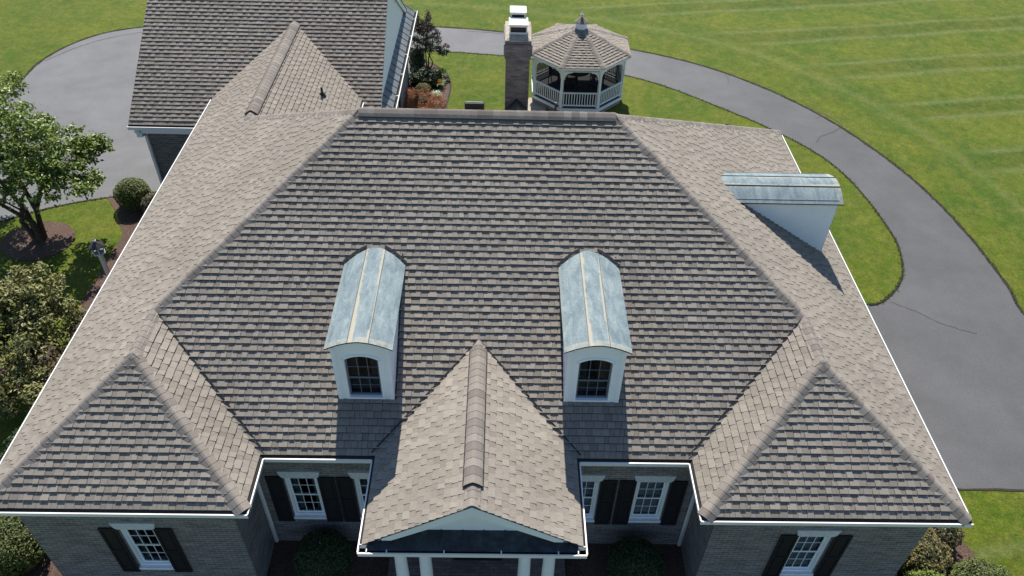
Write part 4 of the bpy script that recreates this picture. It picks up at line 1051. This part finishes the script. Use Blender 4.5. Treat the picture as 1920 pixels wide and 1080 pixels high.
def lamp_post(x, y, top):
    root = empty('lamp_post', (x, y, G)); H = top-G
    mb = MB(); s = .052
    mb.box(-s, s, -s, s, 0, H-.50); mb.box(-s-.02, s+.02, -s-.02, s+.02, 0, .14); mb.box(-s-.012, s+.012, -s-.012, s+.012, H-.56, H-.53)
    mb.build('post', 'metal_white', root, bevel=.004)
    mb = MB(); z0 = H-.50
    mb.lathe(0, 0, [(.05, z0), (.18, z0+.015), (.18, z0+.045), (.14, z0+.05)], 6)
    for i in range(6):
        a0 = 2*math.pi*i/6; mb.tube([(.15*math.cos(a0), .15*math.sin(a0), z0+.04), (.175*math.cos(a0), .175*math.sin(a0), z0+.25)], .018, 5)
    mb.lathe(0, 0, [(.175, z0+.245), (.20, z0+.25), (.20, z0+.275), (.17, z0+.277)], 6)
    lf = mb.build('lantern_frame', 'metal_white', root)
    mb = MB()
    for i in range(6):
        a0, a1 = 2*math.pi*i/6, 2*math.pi*(i+1)/6
        mb.face([(.138*math.cos(a0), .138*math.sin(a0), z0+.045), (.138*math.cos(a1), .138*math.sin(a1), z0+.045), (.166*math.cos(a1), .166*math.sin(a1), z0+.245), (.166*math.cos(a0), .166*math.sin(a0), z0+.245)])
    mb.build('lantern_glass', 'glass', lf)
    mb = MB(); mb.lathe(0, 0, [(.225, z0+.272), (.20, z0+.295), (.07, z0+.40), (.035, z0+.43)], 6); mb.build('lantern_roof', 'slate', root)
    mb = MB(); mb.lathe(0, 0, [(.036, z0+.425), (.03, z0+.45), (.045, z0+.47), (.022, z0+.49), (.006, z0+.55)], 10); mb.build('finial', 'galv', root)
    mb = MB()
    for i in range(3):
        a0 = 2*math.pi*i/3; mb.lathe(.045*math.cos(a0), .045*math.sin(a0), [(.012, z0+.05), (.012, z0+.13), (.016, z0+.15), (.012, z0+.19), (.002, z0+.21)], 8)
    mb.build('bulb', 'galv', lf)
    return tag(root, 'white lamp post with a six-sided lantern beside the left roof edge', 'lamp post')
lamp_post(-11.2, 9.72, -1.60)

# ------------------------------------------------------------------ garden bed behind the garage
tree('crape_myrtle', (-3.0, 24.55, G+.02), 4,
     [((-.15, 0, 1.35), (.5, .5, .5)), ((.3, .05, 1.3), (.45, .45, .5)), ((-.5, -.05, 1.0), (.45, .45, .5)), ((.1, .1, 1.95), (.3, .3, .5)), ((-.35, .1, 1.9), (.28, .3, .5)), ((.75, -.1, .95), (.32, .3, .25)), ((-.1, 0, 1.0), (.5, .4, .35))],
     5200, .085, 'leaf_crape', 'small upright crape myrtle with dark reddish tips beside the garage', seed=31, shell=.3, lump=.3, r0=.028, sub=(8, .16))
mb = MB(); foliage(mb, [((.12, .1, 2.45), (.14, .14, .28)), ((-.36, .1, 2.35), (.16, .14, .26)), ((.5, 0, 1.75), (.16, .14, .16)), ((.88, -.1, 1.2), (.15, .14, .12)), ((-.1, 0, 1.95), (.45, .35, .3))], 1300, .075, 3, .2)
for o in list(bpy.data.objects):
    if o.name == 'crape_myrtle': mb.build('flower_tips', 'leaf_red', o)
GP = 'plants in the garden bed behind the garage'
shrub('dark_shrub', (-3.05, 23.15, G+.03), (.62, .55, .42), 3400, .085, 'leaf_dark', 'dark glossy green shrub in front of the crape myrtle', group=GP, lump=.25, seed=32)
shrub('back_shrub', (-3.45, 24.6, G+.03), (.35, .5, .5), 1800, .085, 'leaf_dark', 'dark bushy shrub between the garage wall and the crape myrtle', group=GP, lump=.25, seed=33)
shrub('round_shrub', (-3.0, 22.3, G+.03), (.33, .33, .27), 1900, .05, 'leaf_gold', 'small round olive-gold shrub in the middle of the garden bed', group=GP, lump=.06, seed=34, tone=(0, .8))
shrub('barberry_patch', (-3.0, 21.25, G+.03), (.6, .65, .36), 7000, .075, 'leaf_orange', 'spreading orange-red barberry shrubs at the near end of the garden bed', group=GP, lump=.3, seed=35, asp=.3, shell=.6, core=.5, extra=[(.62, -.1, .25, (.42, .55, .27)), (-.35, -.7, .25, (.5, .5, .27)), (.25, -.95, .22, (.55, .45, .25)), (-.45, .45, .25, (.35, .4, .26))])
def grass_clump(name, loc, n, h, lm, label, fl=None, spread=.25):
    root = empty(name, loc); rnd = random.Random(n); mb = MB()
    for _ in range(n):
        an = rnd.uniform(0, 6.283); s = spread*rnd.uniform(.4, 1.2); b0 = V((rnd.gauss(0, .05), rnd.gauss(0, .05), 0)); d = V((math.cos(an), math.sin(an), 0)); sd_ = V((-d.y, d.x, 0))*.014
        p1 = b0+d*s*.5+V((0, 0, h*.8)); p2 = b0+d*s*1.2+V((0, 0, h*rnd.uniform(.6, 1.1))); tn = rnd.random()
        mb.face([b0-sd_, b0+sd_, p1+sd_, p1-sd_], tn); mb.face([p1-sd_, p1+sd_, p2], tn)
    mb.build('blades', lm, root)
    if fl:
        mb = MB(); foliage(mb, [((.0, .0, h*.95), (spread*.5, spread*.5, h*.2))], 160, .05, 4); mb.build('blossoms', fl, root)
    return tag(root, label, 'plant', GP)
grass_clump('daylily_clump', (-2.35, 23.6, G+.03), 260, .45, 'leaf_a', 'upright strap-leaved green clump at the far side of the garden bed', None, .3)
grass_clump('flowering_plant', (-2.42, 22.95, G+.03), 200, .32, 'leaf_a', 'green plant with bright orange blossoms in the garden bed', 'flower', .28)
grass_clump('white_edged_plant', (-2.45, 22.1, G+.03), 150, .22, 'flower_white', 'small pale-variegated green plant next to the round olive-gold shrub', None, .2)

# ------------------------------------------------------------------ gazebo
GX, GY = 3.45, 22.62; RE, ZE, ZA = 2.19, -1.47, -.64; RF, ZFl = 2.0, -3.28
gz_ = empty('gazebo')
def op8(r, z, k, off=0): t = R(22.5+45*k+off); return V((GX+r*math.cos(t), GY+r*math.sin(t), z))
mb = MB(); apex = V((GX, GY, ZA)); cz = .10
for k in range(8):
    p, q = op8(RE, ZE, k), op8(RE, ZE, k+1); mid = (p+q)/2
    q2, p2 = apex.lerp(q, cz), apex.lerp(p, cz)
    shingles(mb, p, q-p, apex-mid, [[p, q, q2, p2]], eave=0, seed=60+k, scale=.92, tone_off=.08)
gr_ = mb.build('roof', ['shingle', 'deck', 'cut_edge'], gz_)
mb = MB()
for k in range(8):
    p = op8(RE+.02, ZE+.01, k); n0 = ((op8(RE, ZE, k)-op8(RE, ZE, k-1)).cross(apex-p)).normalized(); n1 = ((op8(RE, ZE, k+1)-op8(RE, ZE, k)).cross(apex-p)).normalized()
    n0 = n0 if n0.z > 0 else -n0; n1 = n1 if n1.z > 0 else -n1
    caps(mb, p, p.lerp(apex, .91), n0, n1, w=.12, seed=70+k, over=0)
mb.build('hip_cap', 'cap', gr_)
mb = MB()
for k in range(8):
    a0, a1, b0, b1 = op8(RE+.01, ZE-.005, k), op8(RE+.01, ZE-.005, k+1), op8(RE-.03, ZE-.005, k), op8(RE-.03, ZE-.005, k+1); dz = V((0, 0, -.085))
    mb.face([a0, a1, a1+dz, a0+dz]); mb.face([b0+dz, b1+dz, b1, b0]); mb.face([a0+dz, a1+dz, b1+dz, b0+dz])
mb.build('eave_fascia', 'white', gr_)
mb = MB(); mb.lathe(GX, GY, [(.24, ZA-.16), (.24, ZA+.16), (.27, ZA+.17), (.27, ZA+.20)], 8, rot=R(22.5))
cu = mb.build('cupola', 'white', gz_)
mb = MB(); mb.lathe(GX, GY, [(.29, ZA+.19), (.28, ZA+.21), (.11, ZA+.33), (.03, ZA+.39)], 8, rot=R(22.5), tone=.2); mb.build('cupola_roof', 'cap', cu)
mb = MB(); mb.lathe(GX, GY, [(.03, ZA+.38), (.03, ZA+.44), (.06, ZA+.47), (.065, ZA+.50), (.03, ZA+.54), (.01, ZA+.59)], 12); mb.build('finial', 'metal_white', cu)
mb = MB()
for k in range(8):
    p = op8(RF-.05, 0, k); an = R(22.5+45*k); d = V((math.cos(an), math.sin(an), 0)); e = V((-d.y, d.x, 0)); s = .05
    m8 = MB(); c = lambda x, y, z, p=p, d=d, e=e: tuple(V((p.x, p.y, 0))+d*x+e*y+V((0, 0, z)))
    m8.box(-s, s, -s, s, ZFl, ZE-.06, T=c); m8.box(-s-.015, s+.015, -s-.015, s+.015, ZFl, ZFl+.08, T=c)
    m8.build('post', 'white', gz_)
for k in range(8):
    p, q = op8(RF-.05, 0, k), op8(RF-.05, 0, k+1); D = (q-p); L = D.length; D.normalize(); O = V((D.y, -D.x, 0))
    T = lambda s, o, z, p=p, D=D, O=O: tuple(V((p.x, p.y, 0))+D*s+O*o+V((0, 0, z)))
    if k != 3 or True:
        m8 = MB(); m8.box(.05, L-.05, -.03, .03, ZFl+.62, ZFl+.67, T); m8.box(.05, L-.05, -.02, .02, ZFl+.07, ZFl+.12, T)
        nb = 13
        for i in range(nb):
            s = .05+(L-.1)*(i+.5)/nb; m8.box(s-.016, s+.016, -.016, .016, ZFl+.12, ZFl+.62, T)
        m8.build('railing', 'white', gz_)
    m8 = MB()
    m8.box(.05, L-.05, -.025, .025, ZE-.13, ZE-.09, T); m8.box(.05, L-.05, -.02, .02, ZE-.26, ZE-.225, T)
    nb = 16
    for i in range(nb):
        s = .05+(L-.1)*(i+.5)/nb; m8.box(s-.011, s+.011, -.011, .011, ZE-.225, ZE-.13, T)
    for sg, s0 in ((1, .05), (-1, L-.05)):            # curved brackets
        pl = [(0, 0), (0, -.34)] + [(.30*(1-math.cos(R(t)))+.045*(1-t/90), -.30+.30*math.sin(R(t))-.045*(t/90)) for t in range(0, 91, 15)] + [(.34, 0)]
        m8.prism([(s0+sg*x, ZE-.26+z) for x, z in (pl if sg > 0 else pl[::-1])], -.012, .012, lambda a_, b2, c2, T=T: T(a_, c2, b2))
    m8.build('frieze', 'white', gz_)
mb = MB()
mb.face([op8(RF, ZFl, k) for k in range(8)], .5)
for k in range(8):
    a0, a1 = op8(RF, ZFl, k), op8(RF, ZFl, k+1); dz = V((0, 0, -.12)); mb.face([a1, a0, a0+dz, a1+dz])
mb.build('floor', 'deck_gray', gz_)
mb = MB()
for k in range(8):
    a0, a1 = op8(RF+.03, ZFl-.02, k), op8(RF+.03, ZFl-.02, k+1); dz = V((0, 0, -.12)); mb.face([a1, a0, a0+dz, a1+dz]); b0, b1 = op8(RF-.0, ZFl-.02, k), op8(RF-.0, ZFl-.02, k+1); mb.face([a0, a1, b1, b0])
    c0_, c1_ = op8(RF-.06, ZFl-.1, k), op8(RF-.06, ZFl-.1, k+1); dz = V((0, 0, G-ZFl+.08)); mb.face([c1_, c0_, c0_+dz, c1_+dz], .5, 1)
mb.build('base', ['white', 'gray_brick'], gz_)
for k in range(8):      # dark insect screen in every bay
    p, q = op8(RF-.10, 0, k), op8(RF-.10, 0, k+1); D = (q-p); L = D.length; D.normalize()
    mb = MB(); mb.face([(p.x, p.y, ZFl+.05), (q.x, q.y, ZFl+.05), (q.x, q.y, ZE-.1), (p.x, p.y, ZE-.1)]); mb.build('insect_screen', 'insect', gz_)
tag(gz_, 'white octagonal gazebo with shingled roof, cupola and railings behind the house', 'gazebo')

root = empty('patio_table', (0, 0, 0))
mb = MB(); mb.lathe(GX, GY, [(.5, ZFl+.70), (.52, ZFl+.71), (.52, ZFl+.73), (.5, ZFl+.735)], 24); mb.build('table_top', 'black', root)
mb = MB(); mb.lathe(GX, GY, [(.2, ZFl), (.2, ZFl+.03), (.05, ZFl+.06), (.04, ZFl+.7)], 16); mb.build('pedestal', 'black', root)
tag(root, 'dark round table inside the gazebo', 'table')
for i, an in enumerate((20, 100, 160, 250, 320)):
    root = empty('patio_chair', (0, 0, 0)); t = R(an); d = V((math.cos(t), math.sin(t), 0)); e = V((-d.y, d.x, 0)); P = V((GX, GY, ZFl))+d*.95
    T = lambda x, y, z: tuple(P+d*x+e*y+V((0, 0, z)))
    mb = MB(); mb.box(-.24, .22, -.24, .24, .42, .46, T); mb.build('seat', 'chair_dark', root)
    mb = MB(); mb.box(.2, .24, -.24, .24, .88, .94, T)
    for j in range(5): mb.box(.205, .23, -.22+.1*j, -.18+.1*j, .46, .88, T)
    mb.build('backrest', 'chair_dark', root)
    for lx in (-.22, .2):
        for ly in (-.22, .19):
            m8 = MB(); m8.box(lx, lx+.03, ly, ly+.03, 0, .42, T); m8.build('leg', 'chair_dark', root)
    where = ['right side', 'back', 'left side', 'front', 'front right'][i]
    tag(root, 'dark slatted patio chair at the %s of the gazebo table' % where, 'chair', 'chairs round the gazebo table')

# doormat on the porch
mb = MB(); mb.box(-.58, .47, 1.03, 1.5, FLZ+.002, FLZ+.018); tag(mb.build('doormat', 'black'), 'black rectangular doormat on the brick porch floor', 'doormat')

# loose turf: short grass tufts standing in the near lawns and along the driveway edges
def tufts():
    rnd = random.Random(4); mb = MB()
    def tuft(x, y, z, h):
        for _ in range(3):
            an = rnd.uniform(0, 6.283); dx, dy = math.cos(an)*.012, math.sin(an)*.012; lx, ly = rnd.gauss(0, .02), rnd.gauss(0, .02); px_, py_ = x+rnd.gauss(0, .02), y+rnd.gauss(0, .02)
            mb.face([(px_-dx, py_-dy, z), (px_+dx, py_+dy, z), (px_+lx, py_+ly, z+h*rnd.uniform(.6, 1.2))], rnd.random())
    for ln, z in ((resample(outer, .03), G), (resample(inner[:-6], .03), G+.024), (resample(leftlow, .03), G)):
        for p in ln: tuft(p.x+rnd.gauss(0, .03), p.y+rnd.gauss(0, .03), z, .05)
    return mb.build('grass_tufts', 'leaf_lawn')
tag(tufts(), kind='stuff')
